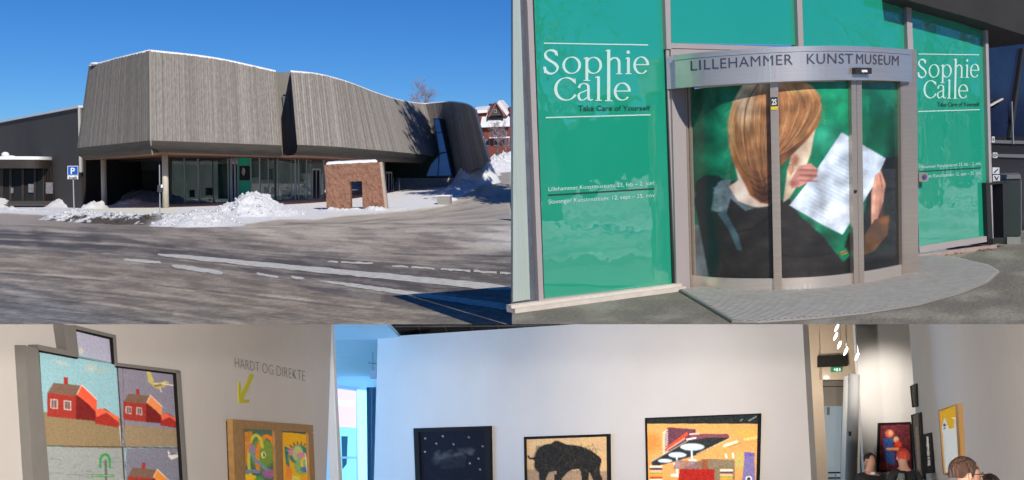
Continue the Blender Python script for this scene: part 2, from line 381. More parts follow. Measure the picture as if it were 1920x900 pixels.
struct(ground_grid(-420, 960, 3.0, ds), 'road', gm, W1, smooth=True)
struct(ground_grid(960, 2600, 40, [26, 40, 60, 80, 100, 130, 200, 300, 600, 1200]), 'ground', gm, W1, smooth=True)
# wooded ridge added behind and beside the photographer, unseen, for dark reflections in glass
hm_ = MB(); P = [[], [], []]
for k in range(150):
    a = R(-125 + k * 1.75); rr = 150 + 14 * fbm(k * .15, 3); x, y = math.sin(a + math.pi / 2 + R(60)) * rr, math.cos(a + math.pi / 2 + R(60)) * rr
    h_ = 12 + 4 * fbm(k * .3, 9) + 1.6 * fbm(k * 1.9, 2)
    P[0].append((x, y, -3)); P[1].append((x * 1.02, y * 1.02, h_)); P[2].append((x * 1.3, y * 1.3, h_ + 3 + 3 * fbm(k * .4, 5)))
struct(hm_.grid(P), 'unseen_wooded_hill', mat('distant conifers', col=(.025, .04, .028), rough=.9, var=.5, vs=.25), W1)
# worn crossing stripes
mk = mat('worn road paint', col=(.56, .54, .48), rough=.7, var=.4, vs=7, var2=.15, vs2=30)
def stripe(p0, p1, w0, w1, n=50, drop=.0):
    mb = MB(); top = []; bot = []
    for k in range(n + 1):
        t = k / n; x = p0[0] + (p1[0] - p0[0]) * t; y = p0[1] + (p1[1] - p0[1]) * t; w = w0 + (w1 - w0) * t
        j = fbm(x * .07, y * .1, 9) * 1.5; j2 = fbm(x * .08, y * .1, 33) * 1.9
        e = min(1, t * 9, (1 - t) * 12 + .3)
        top.append((x, y - w / 2 * e + j)); bot.append((x, y + w / 2 * e + j2))
    for k in range(n):
        if drop and fbm(k * .35, p0[1] * .7, 5) > drop: continue
        q = [top[k], top[k + 1], bot[k + 1], bot[k]]
        if min(abs(q[0][1] - q[3][1]), abs(q[1][1] - q[2][1])) < .4: continue
        mb.poly([gpt2(x, y) for x, y in q])
    struct(mb, 'road_marking', mk, W1)
def gpt2(px, py): r = wray(px, py); return EYE + r * ((.006 - 1.6) / r.z)
stripe((268, 474), (962, 541), 7, 13)
stripe((592, 525), (962, 577), 5, 12)
stripe((230, 487), (302, 492), 6, 5); stripe((318, 497), (418, 512), 6, 8, 24); stripe((545, 519), (571, 522), 5, 4, 8)
stripe((480, 512), (522, 520), 4, 4, 10); stripe((612, 490), (700, 494), 3, 4, 16, drop=.5); stripe((716, 497), (962, 513), 3, 4, 40, drop=.3)

# snow heaps
SNOW = mat('snow', rough=.6, attr=True, bump=.8, bs=18, var=.1, vs=5, var2=.14, vs2=30, spec=.3)
def mound(label, blobs, amp, res, dirt=None, cat_='snow pile', name='snow_pile', group=None, fq=2.2, clods=0):
    xs = [(b[0] - 960) / F * b[1] for b in blobs]; x0 = min(x - 1.9 * b[2] for x, b in zip(xs, blobs)); x1 = max(x + 1.9 * b[2] for x, b in zip(xs, blobs))
    y0 = min(b[1] - 1.9 * b[3] for b in blobs); y1 = max(b[1] + 1.9 * b[3] for b in blobs); mb = MB()
    nx = int((x1 - x0) / res) + 1; ny = int((y1 - y0) / (res * 1.6)) + 1; H = {}; cols = []
    for j in range(ny):
        for i in range(nx):
            x = x0 + i * res; y = y0 + j * res * 1.6; h = 0
            for (b, cx) in zip(blobs, xs):
                q = ((x - cx) / b[2]) ** 2 + ((y - b[1]) / b[3]) ** 2; v = b[4] * max(0, 1 - q / 2.6) ** 1.3; h = max(h, v) + .25 * min(h, v)
            nz = fbm(x * fq, y * fq, 1, 5) + .9 * abs(fbm(x * fq * 2.7, y * fq * 2.7, 4, 3))
            z = h * (1 + amp * .55 * nz) + amp * .22 * nz * min(1, h * 4) - .05
            dd = dirt(x, y, z) if dirt else 0
            cols.append((np.array((.68, .685, .69)) * (1 - dd) + np.array((.085, .075, .062)) * dd)); H[i, j] = z
            mb.v.append((x, y, terr(x, y) + z))
    for j in range(ny - 1):
        for i in range(nx - 1):
            if max(H[i, j], H[i + 1, j], H[i, j + 1], H[i + 1, j + 1]) > -.03:
                a = j * nx + i; mb.f.append((a, a + 1, a + nx + 1, a + nx))
    base = len(mb.v); rc = random.Random(len(label)); good = [i_ for i_ in range(base) if H[i_ % nx, i_ // nx] > .05]
    for _ in range(clods):
        k = rc.choice(good); x, y, z = mb.v[k]; r = .02 + .075 * rc.random() ** 2.5; n0 = len(mb.v); mb.ball((x, y, z + r * .2), r, 6, 4, (rc.uniform(.8, 1.5), 1.1, rc.uniform(.6, 1)))
        g = rc.uniform(.8, 1.06); cols += [cols[k] * g] * (len(mb.v) - n0)
        for q in range(n0, len(mb.v)): v = mb.v[q]; j = .25 * r; mb.v[q] = (v[0] + rc.uniform(-j, j), v[1] + rc.uniform(-j, j), v[2] + rc.uniform(-j, j))
    mb.c = np.array(cols); used = sorted({k for f in mb.f for k in f}); mp = {o: n for n, o in enumerate(used)}
    mb.v = [mb.v[k] for k in used]; mb.c = mb.c[used]; mb.f = [tuple(mp[k] for k in f) for f in mb.f]
    return single(mb, name, SNOW, label, cat_, W1, group=group, smooth=True)
mound('tall heap of ploughed snow in front of the green banner', [(478, 54, .98, 1.6, 1.1), (438, 54, .85, 1.5, .56), (522, 54, .82, 1.4, .5), (402, 54, .6, 1.2, .22), (550, 54, .55, 1.0, .2)], .26, .06, fq=1.7, clods=420)
dirtf = lambda x, y, z: max(0, min(1, 2.2 * (fbm(x * .8, y * .8, 7) * 1.0 + .75 + .9 * fbm(x * 4, y * 4, 2) - 3.4 * z + (44.6 - y) * .25))) * ss(-13.4, -14.6, x)
mound('low snow heap at the kerb end of the dirty snow bank', [(385, 41.5, .85, 1.5, .54), (340, 42, .75, 1.4, .38), (425, 41, .5, 1, .18)], .25, .055, clods=260)
mound('long low bank of dirty ploughed snow along the kerb', [(300, 43.5, .8, 1.3, .32), (262, 44, .9, 1.4, .3), (220, 45, .9, 1.4, .3), (180, 46.5, .8, 1.4, .33), (140, 48, .8, 1.2, .34), (112, 49, .6, 1.0, .2)], .45, .06, dirt=dirtf, clods=420)
mound('smooth snow drift behind the parking sign', [(150, 88, 1.7, 2, 1.0), (190, 89, 1.5, 2, .6), (125, 88, 1.1, 1.5, .55)], .25, .14)
mound('broad shaded snow drift between the two concrete columns', [(225, 90, 1.8, 2, .85), (262, 90, 1.8, 2, .9), (300, 91, 1.6, 2, .85), (200, 88, 1.2, 1.5, .5)], .25, .14)
mound('small snow lump at the foot of the left concrete column', [(180, 74, .5, 1, .42), (168, 74, .35, .8, .34)], .6, .06)
mound('low sunlit snow patch between the two columns', [(250, 80, .9, 2, .42), (225, 79, 1.0, 2, .2), (290, 80, 1.0, 2, .2)], .5, .08)
mound('snow mound at the left edge of the photograph', [(0, 88, 1.0, 1.5, .7), (-40, 88, 1.5, 2, .9)], .3, .14)
mound('short snow ridge between road and left building', [(60, 62, 1.2, 1.2, .14), (20, 62, 1.0, 1.2, .16)], .7, .1)
mound('ridge of ploughed snow climbing beside the stairs', [(832, 73, .6, 1.4, .22), (848, 78, .7, 2, .36), (866, 84, .8, 2.5, .42), (884, 91, .8, 3, .45), (902, 99, .8, 3, .45), (918, 108, .8, 3.5, .5)], .6, .085)
mound('rounded shaded snow bank against the right end of the museum', [(885, 86, 1.15, 1.6, 1.75), (906, 85, .9, 1.5, 1.9), (868, 87, .6, 1.2, 1.0)], .2, .09)
mound('snow bank under the red house', [(925, 128, 1.6, 4, 1.6), (950, 132, 2.0, 4, 1.7), (975, 132, 2, 4, 1.8)], .4, .14)
mound('crust of snow at the feet of the granite gateway', [(625, 63.2, .7, .7, .14), (665, 63.2, .8, .7, .1), (706, 63.2, .7, .7, .16), (745, 64, .8, .8, .1)], .9, .06)
mound('small snow patch beside the concrete block', [(848, 72, .3, .5, .18)], .8, .05)

# ---- museum
mus = thing('museum_building', 'long grey timber-clad museum with curving overhanging upper storey on columns above a glass hall', 'museum', W1, (-14, 80, 0))
WOOD = mat('weathered timber boards', rough=.8, attr=True, var=.34, vs=3.5, stretch=(3, 3, .35), bump=.25, bs=20)
DARKW = mat('dark stained timber', col=(.075, .066, .057), rough=.75, var=.25, vs=3, stretch=(1, 1, 6), bump=.3, bs=20)
DARK = mat('near black interior', col=(.018, .018, .02), rough=.7)
def curve3(st, n): return [at(*p) for p in cat(st, n)]
def resamp(P, w):
    P = [Vector(p) for p in P]; L = [0]
    for a, b in zip(P[:-1], P[1:]): L.append(L[-1] + (b - a).length)
    return P, np.array(L)
def at_len(P, L, t):
    s_ = t * L[-1]; k = min(len(P) - 2, max(0, int(np.searchsorted(L, s_) - 1))); u = (s_ - L[k]) / (L[k + 1] - L[k] + 1e-9); return P[k].lerp(P[k + 1], u)
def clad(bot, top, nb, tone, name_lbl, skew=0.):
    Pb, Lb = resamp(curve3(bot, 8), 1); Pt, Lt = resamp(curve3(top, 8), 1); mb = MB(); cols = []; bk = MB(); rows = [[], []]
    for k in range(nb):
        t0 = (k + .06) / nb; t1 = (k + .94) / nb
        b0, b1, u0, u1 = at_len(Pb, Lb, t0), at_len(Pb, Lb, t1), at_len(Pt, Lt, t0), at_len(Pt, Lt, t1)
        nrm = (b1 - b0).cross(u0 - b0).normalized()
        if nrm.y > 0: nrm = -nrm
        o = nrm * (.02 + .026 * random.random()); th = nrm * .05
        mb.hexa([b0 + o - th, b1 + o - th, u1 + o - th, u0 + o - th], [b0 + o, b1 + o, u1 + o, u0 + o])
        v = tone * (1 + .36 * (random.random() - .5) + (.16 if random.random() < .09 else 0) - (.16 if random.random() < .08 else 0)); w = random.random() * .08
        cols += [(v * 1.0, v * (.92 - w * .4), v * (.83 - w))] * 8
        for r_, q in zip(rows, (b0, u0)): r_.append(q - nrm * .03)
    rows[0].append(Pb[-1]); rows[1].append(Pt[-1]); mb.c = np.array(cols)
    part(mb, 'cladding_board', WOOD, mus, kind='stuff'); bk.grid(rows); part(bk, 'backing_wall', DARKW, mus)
    return Pb, Pt
BL = [(282, 264, 68.5), (214, 271, 71.2), (145, 278, 74)]; TL_ = [(280, 95, 70), (223, 109, 72.5), (167, 124, 75)]
BA = [(282, 264, 68.5), (400, 268, 69.3), (528, 273, 71)]; TA = [(280, 95, 70), (400, 109, 71), (517, 134, 72.5)]
BB = [(557, 272, 68.8), (620, 275, 70.5), (680, 280, 73.5), (740, 285, 78), (800, 291, 85), (822, 291, 89)]
TB = [(545, 134, 70.5), (598, 140, 71.8), (650, 154, 74.5), (700, 173, 78.5), (740, 186, 82.5), (772, 193, 87), (798, 195, 90)]
BC = [(822, 291, 89), (848, 330, 88), (872, 326, 85), (900, 313, 81), (918, 299, 78.5)]; TC = [(798, 195, 90), (830, 192, 88), (852, 192, 85), (878, 197, 81), (893, 208, 79.5)]
clad(BL[::-1], TL_[::-1], 74, .175, 'left'); clad(BA, TA, 118, .245, 'front'); clad(BB, TB, 130, .275, 'curved'); clad(BC, TC, 56, .24, 'end')  # tone per face: darker left side puts its weaker sunlight into the colour
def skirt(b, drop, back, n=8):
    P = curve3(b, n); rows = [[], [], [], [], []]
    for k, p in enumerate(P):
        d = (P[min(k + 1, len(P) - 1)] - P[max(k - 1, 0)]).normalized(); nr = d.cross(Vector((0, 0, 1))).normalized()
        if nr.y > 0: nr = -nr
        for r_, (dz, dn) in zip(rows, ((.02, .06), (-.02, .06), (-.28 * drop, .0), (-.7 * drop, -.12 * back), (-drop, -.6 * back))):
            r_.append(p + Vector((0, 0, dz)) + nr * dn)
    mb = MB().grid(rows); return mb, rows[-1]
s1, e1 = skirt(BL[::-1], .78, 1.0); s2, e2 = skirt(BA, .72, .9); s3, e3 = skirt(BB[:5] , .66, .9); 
SK = mat('shaded curved timber skirt', col=(.055, .047, .037), rough=.75, var=.4, vs=2, stretch=(.4, .4, 5), bump=.3, bs=12)  # shade of the downward-facing skirt put into the timber colour
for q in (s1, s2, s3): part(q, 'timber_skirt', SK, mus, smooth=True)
# corner post between the two faces
part(MB().tube([at(281, 95, 69.95), at(282.5, 264, 68.42), at(286, 290, 68.9)], [.06, .06, .05], 6), 'corner_post', mat('pale corner timber', col=(.3, .27, .24), rough=.8), mus)
# soffit
HALL = [(318, 84), (430, 83.5), (446, 80.5), (610, 81.5), (737, 88)]
def hd(px): return float(np.interp(px, [h[0] for h in HALL], [h[1] for h in HALL]))
def sofrow(E, d, z): return [Vector((p.x / p.y * d, d, z)) for p in E]
E_all = e1 + e2; so_ = MB(); zs = 3.62
so_.grid([[p + Vector((0, 0, .02)) for p in E_all], [Vector((p.x / p.y * 93, 93, zs)) for p in E_all]])
so_.grid([[p + Vector((0, 0, .02)) for p in e3], [Vector((p.x / p.y * 95, 95, 3.45)) for p in e3]])
so_.quad(e2[-1] + Vector((0, 0, .02)), e3[0] + Vector((0, 0, .02)), Vector((e3[0].x / e3[0].y * 95, 95, 3.45)), Vector((e2[-1].x / e2[-1].y * 93, 93, 3.6)))
part(so_, 'soffit', mat('reddish timber soffit', col=(.33, .17, .1), rough=.6, var=.2, vs=1.5, stretch=(8, .3, 1)), mus)
# notch between the two volumes with its slit window
nt_ = MB(); nt_.quad(at(513, 135, 74.5), at(548, 135, 74.5), at(560, 290, 73.5), at(524, 290, 73.5))
nt_.quad(at(517, 134, 72.5), at(513, 135, 74.6), at(524, 290, 73.6), at(529, 290, 71.2)); nt_.quad(at(545, 134, 70.5), at(548, 135, 74.6), at(560, 290, 73.6), at(557, 290, 69))
part(nt_, 'recess_wall', mat('weathered recess boards', col=(.2, .185, .165), rough=.8, var=.2, vs=3, stretch=(6, 1, .3)), mus)
MG = glass_mat('museum glass', (.82, .88, .86), base=.03)
wf = MB(); pw = Plane(W1, at(535, 220, 74.0), (0, 1, .0))
iq = frame_bars(wf, pw, [(529, 176), (541, 176), (549, 274), (537, 274)], (1.2, 1.5, 1.2, 1.5), -.05, .12)
fo = part(wf, 'slit_window', mat('grey window frame', col=(.16, .17, .17), rough=.4), mus); part(MB().slab(pw, iq, -.05, .02), 'window_pane', [mat('slit pane', col=(.16, .18, .18), rough=.1), mat('dark reflecting pane', col=(.02, .024, .026), rough=.08, spec=.4)][0], fo)
# roof, its snow and the hidden back
tops = [at(*p) for p in TL_[::-1]][:-1] + curve3(TA, 8) ; topsB = curve3(TB, 8) + curve3(TC, 8)[1:]
SNW = mat('roof snow', col=(.74, .745, .75), rough=.6, bump=.3, bs=3, var=.03)
for T_ in (tops, topsB):
    rb = MB(); rows = []
    for dz, dy in ((-.06, -.04), (.03, -.05), (.09, .08), (.12, .6), (.06, 14)):
        rows.append([p + Vector((p.x * dy / p.y + (dy > 5) * (.9 if p.x < -20 else -.4), dy, dz + .025 * fbm(p.x * .8, p.y * .8, 2) * (dz > .1))) for p in T_])
    rb.grid(rows); part(rb, 'roof_snow', SNW, mus, smooth=True)
    bw = MB(); bw.grid([[p + Vector((p.x * 14 / p.y + (.9 if p.x < -20 else -.4), 14, 0)) for p in T_], [Vector((p.x * (1 + 14 / p.y) + (.9 if p.x < -20 else -.4), p.y + 14, 3.4)) for p in T_]])
    part(bw, 'rear_wall', DARKW, mus)
part(MB().ball(at(180, 120, 74.5), .35, 10, 6, (1.2, 1, .35)), 'roof_snow', SNW, mus, smooth=True)
end = MB(); a, b = at(893, 208, 79.5), at(918, 299, 78.5); end.hexa([a, at(894.5, 209, 80.2), at(919.5, 300, 79.2), b], [p + Vector((-.5, 10, 0)) for p in (a, at(894.5, 209, 80.2), at(919.5, 300, 79.2), b)])
part(end, 'end_wall', WOOD, mus).data.materials[0] = DARKW
part(MB().tube([at(892, 206, 79.2), at(905, 255, 78.8), at(919, 303, 78.2)], .09, 6), 'edge_trim', mat('pale metal edge', col=(.5, .48, .45), rough=.5), mus)
# blue slanting window
BW = mat('blue reflecting glass', col=(.12, .42, .80), rough=.4, spec=.5, coat=.5, var=.15, vs=1)
bwf = MB(); pb = Plane(W1, at(825, 280, 86.6), (.25, 1, 0))
bwf.slab(pb, [(812, 222), (824, 222), (838, 285), (824, 288)], -2.5, 0); bwf.slab(pb, [(824, 288.2), (838, 285.2), (848, 331), (798, 331), (807, 308)], -2.5, 0)
bwp = part(bwf, 'window_frame', mat('blue grey frame', col=(.04, .07, .1), rough=.5), mus)
for q in ([(813.3, 224), (822.8, 224), (827.5, 247), (818, 248)], [(818.4, 249.5), (828, 248.5), (836, 284), (824.5, 286)], [(825, 289.5), (837, 287), (846, 329), (822, 329.5)], [(822, 293), (820, 329.5), (800, 329.5), (808, 309)]):
    part(MB().slab(pb, q, .0, .05), 'window_pane', BW, bwp)
# concrete columns
CON = mat('cream painted concrete', col=(.52, .48, .38), rough=.7, var=.08, vs=2)
for px, d, r in ((196, 80, .2), (311, 71, .2)):
    b = gp(px, d); part(MB().tube([b - Vector((0, 0, .3)), Vector((b.x, b.y, 3.75))], r, 20), 'column', CON, mus, smooth=True)
# recessed walls under the overhang
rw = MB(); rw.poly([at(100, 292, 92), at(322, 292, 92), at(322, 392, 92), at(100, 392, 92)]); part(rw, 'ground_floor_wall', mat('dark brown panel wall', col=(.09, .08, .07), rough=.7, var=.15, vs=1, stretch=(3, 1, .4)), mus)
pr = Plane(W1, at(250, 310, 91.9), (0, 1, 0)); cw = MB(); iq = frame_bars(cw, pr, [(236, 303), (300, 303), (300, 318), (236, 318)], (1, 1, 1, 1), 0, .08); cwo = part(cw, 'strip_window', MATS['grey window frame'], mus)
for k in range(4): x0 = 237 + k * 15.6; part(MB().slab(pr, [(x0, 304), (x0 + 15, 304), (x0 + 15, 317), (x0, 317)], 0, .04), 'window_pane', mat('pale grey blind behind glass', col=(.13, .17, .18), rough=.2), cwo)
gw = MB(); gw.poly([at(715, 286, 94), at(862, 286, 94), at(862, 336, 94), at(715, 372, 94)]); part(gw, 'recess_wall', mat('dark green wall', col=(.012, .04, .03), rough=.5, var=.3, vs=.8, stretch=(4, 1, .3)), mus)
# stairs
stp = mat('stone steps', col=(.60, .58, .56), rough=.8, var=.25, vs=3)
for k in range(6):
    y0 = 356 - k * 3.7; d = 89.5 + k * .75; z1 = zrow(y0 - 3.7, d); z0 = zrow(y0 + 4, d); xa = at(738 + k * 1, y0, d).x; xb = at(838 + k * 6, y0, d).x
    part(MB().box(xa, xb, d, d + 4.2 - k * .3, z0 - .6, z1), 'stair_step', stp, mus)
# glass hall
SIL = mat('brushed light mullion', col=(.42, .44, .44), rough=.35, metal=.5); WHT = mat('white frame', col=(.75, .76, .75), rough=.4); GRN = mat('emerald banner', col=(.01, .62, .36), rough=.45)
def vpost(px, w, m=SIL, y0=293, dd=0, th=.12, nm='mullion'):
    d = hd(px) + dd; g = gp(px, d); a = at(px - w / 2, y0, d); b = at(px + w / 2, y0, d)
    part(MB().box(a.x, b.x, d - th, d, g.z - .1, a.z), nm, m, mus)
def pane(x0, x1, m=MG, y0=294, dd=.03, nm='glass_pane', y1=None, lab=None):
    d0, d1 = hd(x0) + dd, hd(x1) + dd; a, b = at(x0, y0, d0), at(x1, y0, d1); z0 = at(x0, y1, d0).z if y1 else gp(x0, d0).z - .02; z1 = at(x1, y1, d1).z if y1 else gp(x1, d1).z - .02
    A, B = Vector((a.x, d0, z0)), Vector((b.x, d1, z1)); o = Vector((0, .03, 0)); return part(MB().hexa([A, B, b, a], [A + o, B + o, b + o, a + o]), nm, m, mus, lab)
posts = [(319, 2), (346, 1.6), (372, 2.6), (399, 1.4), (428, 2.5), (434, 2), (440, 2), (446, 1.4), (471, 1.5), (487, 2.5), (503, 1.5), (516, 3), (521, 1.5), (546, 1), (554, 2.6), (560, 1.8), (575, 2), (583, 1.2), (607, 2), (640, 2), (680, 2), (721, 2)]
for px, w in posts: vpost(px, w, SIL if px not in (319, 399, 516) else mat('dark mullion', col=(.08, .09, .09), rough=.4))
bounds = [320, 346, 372, 399, 428, 446, 471, 487, 503, 516, 546, 560, 583, 607, 640, 680, 721]
for a, b in zip(bounds[:-1], bounds[1:]):
    if (a, b) != (446, 471): pane(a + .8, b - .8)
pane(446.8, 470.4, GRN, 292, -.05, 'banner', lab='green banner with a dark portrait picture')
pane(449, 468, DARK, 311, -.1, 'banner_picture', 338)
_pp = Plane(W1, at(458, 320, hd(458) - .2), (0, 1, 0)); _fc = MB(); _fc.slab(_pp, [(455, 314), (459, 316), (460, 322), (457, 330), (453, 324)], 0, .03); part(_fc, 'banner_picture', mat('pale picture detail', col=(.5, .52, .5), rough=.5), mus)
pane(408, 427, mat('dim green banner', col=(.006, .12, .07), rough=.3), 292, .25, 'banner', lab='dim green banner behind the glass')
BLD = mat('pale roller blind', col=(.75, .8, .78), rough=.8)
for x0, x1, y0, y1 in ((471, 484, 302, 333), (489, 503, 304, 337), (504, 512, 316, 337), (563, 574, 306, 340)): pane(x0, x1, BLD, y0, .35, 'roller_blind', y1)
for k, (x0, x1, y0, y1, c) in enumerate(((536, 547, 351, 355, (.55, .05, .03)), (508, 516, 352, 364, (.35, .08, .04)), (528, 545, 356, 368, (.22, .28, .33)), (495, 502, 350, 366, (.1, .12, .12)), (385, 398, 352, 366, (.1, .13, .12)), (355, 365, 356, 370, (.08, .1, .09)))):
    pane(x0, x1, mat('hall furniture %d' % k, col=c, rough=.5), y0, 1.5, 'hall_furniture', y1)
hf = MB(); P = []
for d_ in (0, .5, 1): P.append([gp(px, hd(px) + .1 + (98 - hd(px)) * d_) + Vector((0, 0, .03)) for px in range(318, 740, 20)])
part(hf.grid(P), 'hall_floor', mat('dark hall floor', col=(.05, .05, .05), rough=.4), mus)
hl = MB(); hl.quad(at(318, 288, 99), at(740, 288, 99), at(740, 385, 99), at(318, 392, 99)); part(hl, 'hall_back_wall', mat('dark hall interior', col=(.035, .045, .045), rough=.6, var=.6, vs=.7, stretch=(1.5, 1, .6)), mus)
# glass doors in the hall
for (x0, x1, y0, pw_) in ((585.5, 600.5, 316, .9), (723, 735, 322, .9)):
    d = hd(x0) - .6; pd = Plane(W1, at(x0, 340, d), (0, 1, 0)); g = gp(x0, d); yb = W1.proj(g)[1]; db = MB(); iq = frame_bars(db, pd, [(x0, y0), (x1, y0), (x1, yb), (x0, yb)], (1.2, 3, 1.2, 1), 0, .15)
    mx_ = (x0 + x1) / 2; db.slab(pd, [(mx_ - .6, y0 + 3.1), (mx_ + .6, y0 + 3.1), (mx_ + .6, yb - 1.1), (mx_ - .6, yb - 1.1)], 0, .15); do = part(db, 'entrance_door', WHT, mus)
    for a, b in ((x0 + 1.3, mx_ - .7), (mx_ + .7, x1 - 1.3)): part(MB().slab(pd, [(a, y0 + 3.1), (b, y0 + 3.1), (b, yb - 1.1), (a, yb - 1.1)], .02, .05), 'door_pane', MATS['dark reflecting pane'], do)

# ---- grey building at the left
gb = thing('grey_annex_building', 'windowless shaded grey building with slanting snow-edged roof at the left edge', 'building', W1, at(60, 385, 95))
GW = mat('shaded grey rendered wall', col=(.052, .046, .041), rough=.85, var=.16, vs=.35, stretch=(1, 1, .5))  # wall colour darkened to hold the shade on this side
a, b = at(150, 202, 82), at(-80, 258, 118); fl = [Vector((a.x, a.y, -1)), Vector((b.x, b.y, -1)), Vector((b.x - 3, b.y + 14, -1)), Vector((a.x + 1.2, a.y + 10, -1))]
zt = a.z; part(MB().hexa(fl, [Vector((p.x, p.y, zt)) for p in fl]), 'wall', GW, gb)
ed = MB(); off = Vector((-.5, -.35, 0)); q = [fl[0] + off * .2, fl[1] + off * .2, fl[1] - off * 4, fl[0] - off * 4]; ed.hexa([Vector((p.x, p.y, zt + .01)) for p in q], [Vector((p.x, p.y, zt + .17)) for p in q]); part(ed, 'roof_snow', SNW, gb)
part(MB().box(at(147, 203, 81.7).x, at(151.5, 203, 81.7).x, 81.6, 81.9, 2.5, zt), 'sunlit_return', mat('sunlit rendered return', col=(.42, .4, .37), rough=.8), gb)  # sunlit sliver of the return wall, its brightness put into the colour
lp = Plane(W1, at(127, 282, 87), (.3, 1, 0)); part(MB().slab(lp, [(118, 280), (136, 280), (136, 282), (118, 282)], 0, .5), 'wall_lamp_hood', SNW, gb)
# entrance porch of the grey building
po = thing('entrance_porch', 'low dark glazed porch with a snow-covered flat canopy in front of the grey building', 'porch', W1, at(45, 384, 88))
pp = Plane(W1, at(45, 340, 88), (0, 1, 0)); BR = mat('dark brown porch timber', col=(.03, .02, .016), rough=.6, var=.2, vs=2)
z0, z1 = zrow(316, 88), zrow(300, 88); X0, X1 = at(-60, 300, 88).x, at(92, 300, 88).x
cv = cat([(X0, 86.2), (X1 - 3, 86.2), (X1 - .8, 86.5), (X1, 87.6), (X1, 90)], 5); fas = [Vector((p[0], p[1], 0)) for p in cv] + [Vector((X0, 92, 0))]
part(MB().hexa([Vector((p.x, p.y, z0)) for p in fas], [Vector((p.x, p.y, z1)) for p in fas]), 'canopy', BR, po)
part(MB().hexa([Vector((p.x, p.y, z1 + .002)) for p in fas], [Vector((p.x * .999, p.y + .1, z1 + .26)) for p in fas]), 'canopy_snow', SNW, po)
part(MB().ball(at(10, 290, 89), .34, 10, 6, (1, .6, .7)), 'canopy_snow', SNW, po, smooth=True); part(MB().ball(at(19, 294, 89), .3, 10, 6, (1.6, .6, .4)), 'canopy_snow', SNW, po, smooth=True)
part(MB().slab(pp, [(-60, 316), (112, 316), (112, 384), (-60, 384)], -1.2, -1.0), 'porch_back', DARK, po)
for x0, x1 in ((-2, 6), (17, 22), (40, 45), (63, 67), (80, 83), (108, 114)): part(MB().slab(pp, [(x0, 317), (x1, 317), (x1, 380), (x0, 380)], -.1, .1), 'post', BR, po)
for x0, x1 in ((6, 17), (22, 40), (45, 63), (67, 80)): part(MB().slab(pp, [(x0 + .3, 318), (x1 - .3, 318), (x1 - .3, 378), (x0 + .3, 378)], -.03, .0), 'glass_pane', MATS['dark reflecting pane'], po)
gr_ = MB()
for k in range(8): x = 85 + k * 3; gr_.slab(pp, [(x, 312), (x + .9, 312), (x + .9, 378), (x, 378)], .0, .1)
part(gr_, 'gate_bars', BR, po)
for x0, y0, x1, y1 in ((53, 345, 63, 361), (86, 342, 99, 363), (20, 352, 25, 362)): part(MB().slab(pp, [(x0, y0), (x1, y0), (x1, y1), (x0, y1)], .11, .13), 'notice', mat('greyish paper notice', col=(.16, .16, .18), rough=.8, var=.5, vs=6), po)
for k in range(3): part(MB().slab(pp, [(-60, 377 + k * 3), (113 + k * 2, 377 + k * 3), (113 + k * 2, 380 + k * 3), (-60, 380 + k * 3)], -.2, .35 + .4 * k), 'stair_step', mat('dark porch step', col=(.06, .055, .05), rough=.9), po)

# ---- granite gateway
ga = thing('granite_gateway', 'rough red-brown granite gateway sculpture with a square opening in front of the museum', 'sculpture', W1, gp(665, 63.5))
GR = mat('rough red granite', col=(.27, .135, .085), rough=.9, var=.22, vs=6, bump=.8, bs=9)
pg = Plane(W1, gp(665, 63.5), (0.0, 1, 0)); oq = [(608, 309), (711, 304), (722, 396), (613, 399)]
def roughslab(q, seed, hole):
    mb = MB(); nu = max(3, int(abs(q[1][0] - q[0][0]) / 2.2)); nv = max(3, int(abs(q[3][1] - q[0][1]) / 2.2)); P = []
    nv = 42; k1 = int(nv * .368); n1, n2, nu = 22, 32, 52; hole = (n1, n2, k1)
    for j in range(nv + 1):
        row = []; v = j / nv if j != k1 else .3685
        for i in range(nu + 1):
            xa, xb, xl, xr = 608 + 5 * v, 711 + 11 * v, 655.8 + 1.8 * v, 678 + 2 * v; x = xa + (xl - xa) * i / n1 if i <= n1 else xl + (xr - xl) * (i - n1) / (n2 - n1) if i <= n2 else xr + (xb - xr) * (i - n2) / (nu - n2); y = lerp2(q, (x - xa) / (xb - xa), v)[1]; e = 0 if i in (0, nu) or j in (0, nv) else 1; d = e * (.04 + .11 * fbm(x * .11 + y * .03, y * .06 - x * .02, seed, 5)) + .05
            row.append(pg.hit(x, y, d))
        P.append(row)
    mb.grid(P); px_ = lambda i, j: lerp2(q, (i + .5) / nu, (j + .5) / nv); hc = {(i, j) for j in range(k1, nv) for i in range(n1, n2)}
    mb.f = [f for n_, f in enumerate(mb.f) if (n_ % nu, n_ // nu) not in hc]; o = Vector((0, .7, 0))
    for (i, j) in hc:
        for (di, dj, c0, c1) in ((-1, 0, (i, j), (i, j + 1)), (1, 0, (i + 1, j), (i + 1, j + 1)), (0, -1, (i, j), (i + 1, j))):
            if (i + di, j + dj) not in hc: A_, B_ = P[c0[1]][c0[0]], P[c1[1]][c1[0]]; mb.quad(A_, B_, B_ + o, A_ + o)
    a = [P[0][0], P[0][-1], P[-1][-1], P[-1][0]]; b = [p + o for p in a]
    for k in (0, 1, 3): k2 = (k + 1) % 4; mb.quad(a[k], a[k2], b[k2], b[k])
    return mb
part(roughslab([(608, 309), (711, 304), (722, 396.5), (613, 400)], 608, (657, 679, 338.5)), 'stone_block', GR, ga)
part(MB().slab(pg, [(711.2, 304), (716, 303.5), (727, 395), (722.2, 396.3)], -.65, -.02), 'sunlit_side', mat('sunlit granite side', col=(.45, .36, .3), rough=.85, var=.2, vs=5, bump=.4, bs=9), ga)  # right side given a paler colour to show the sun on it
sc_ = MB(); P = []
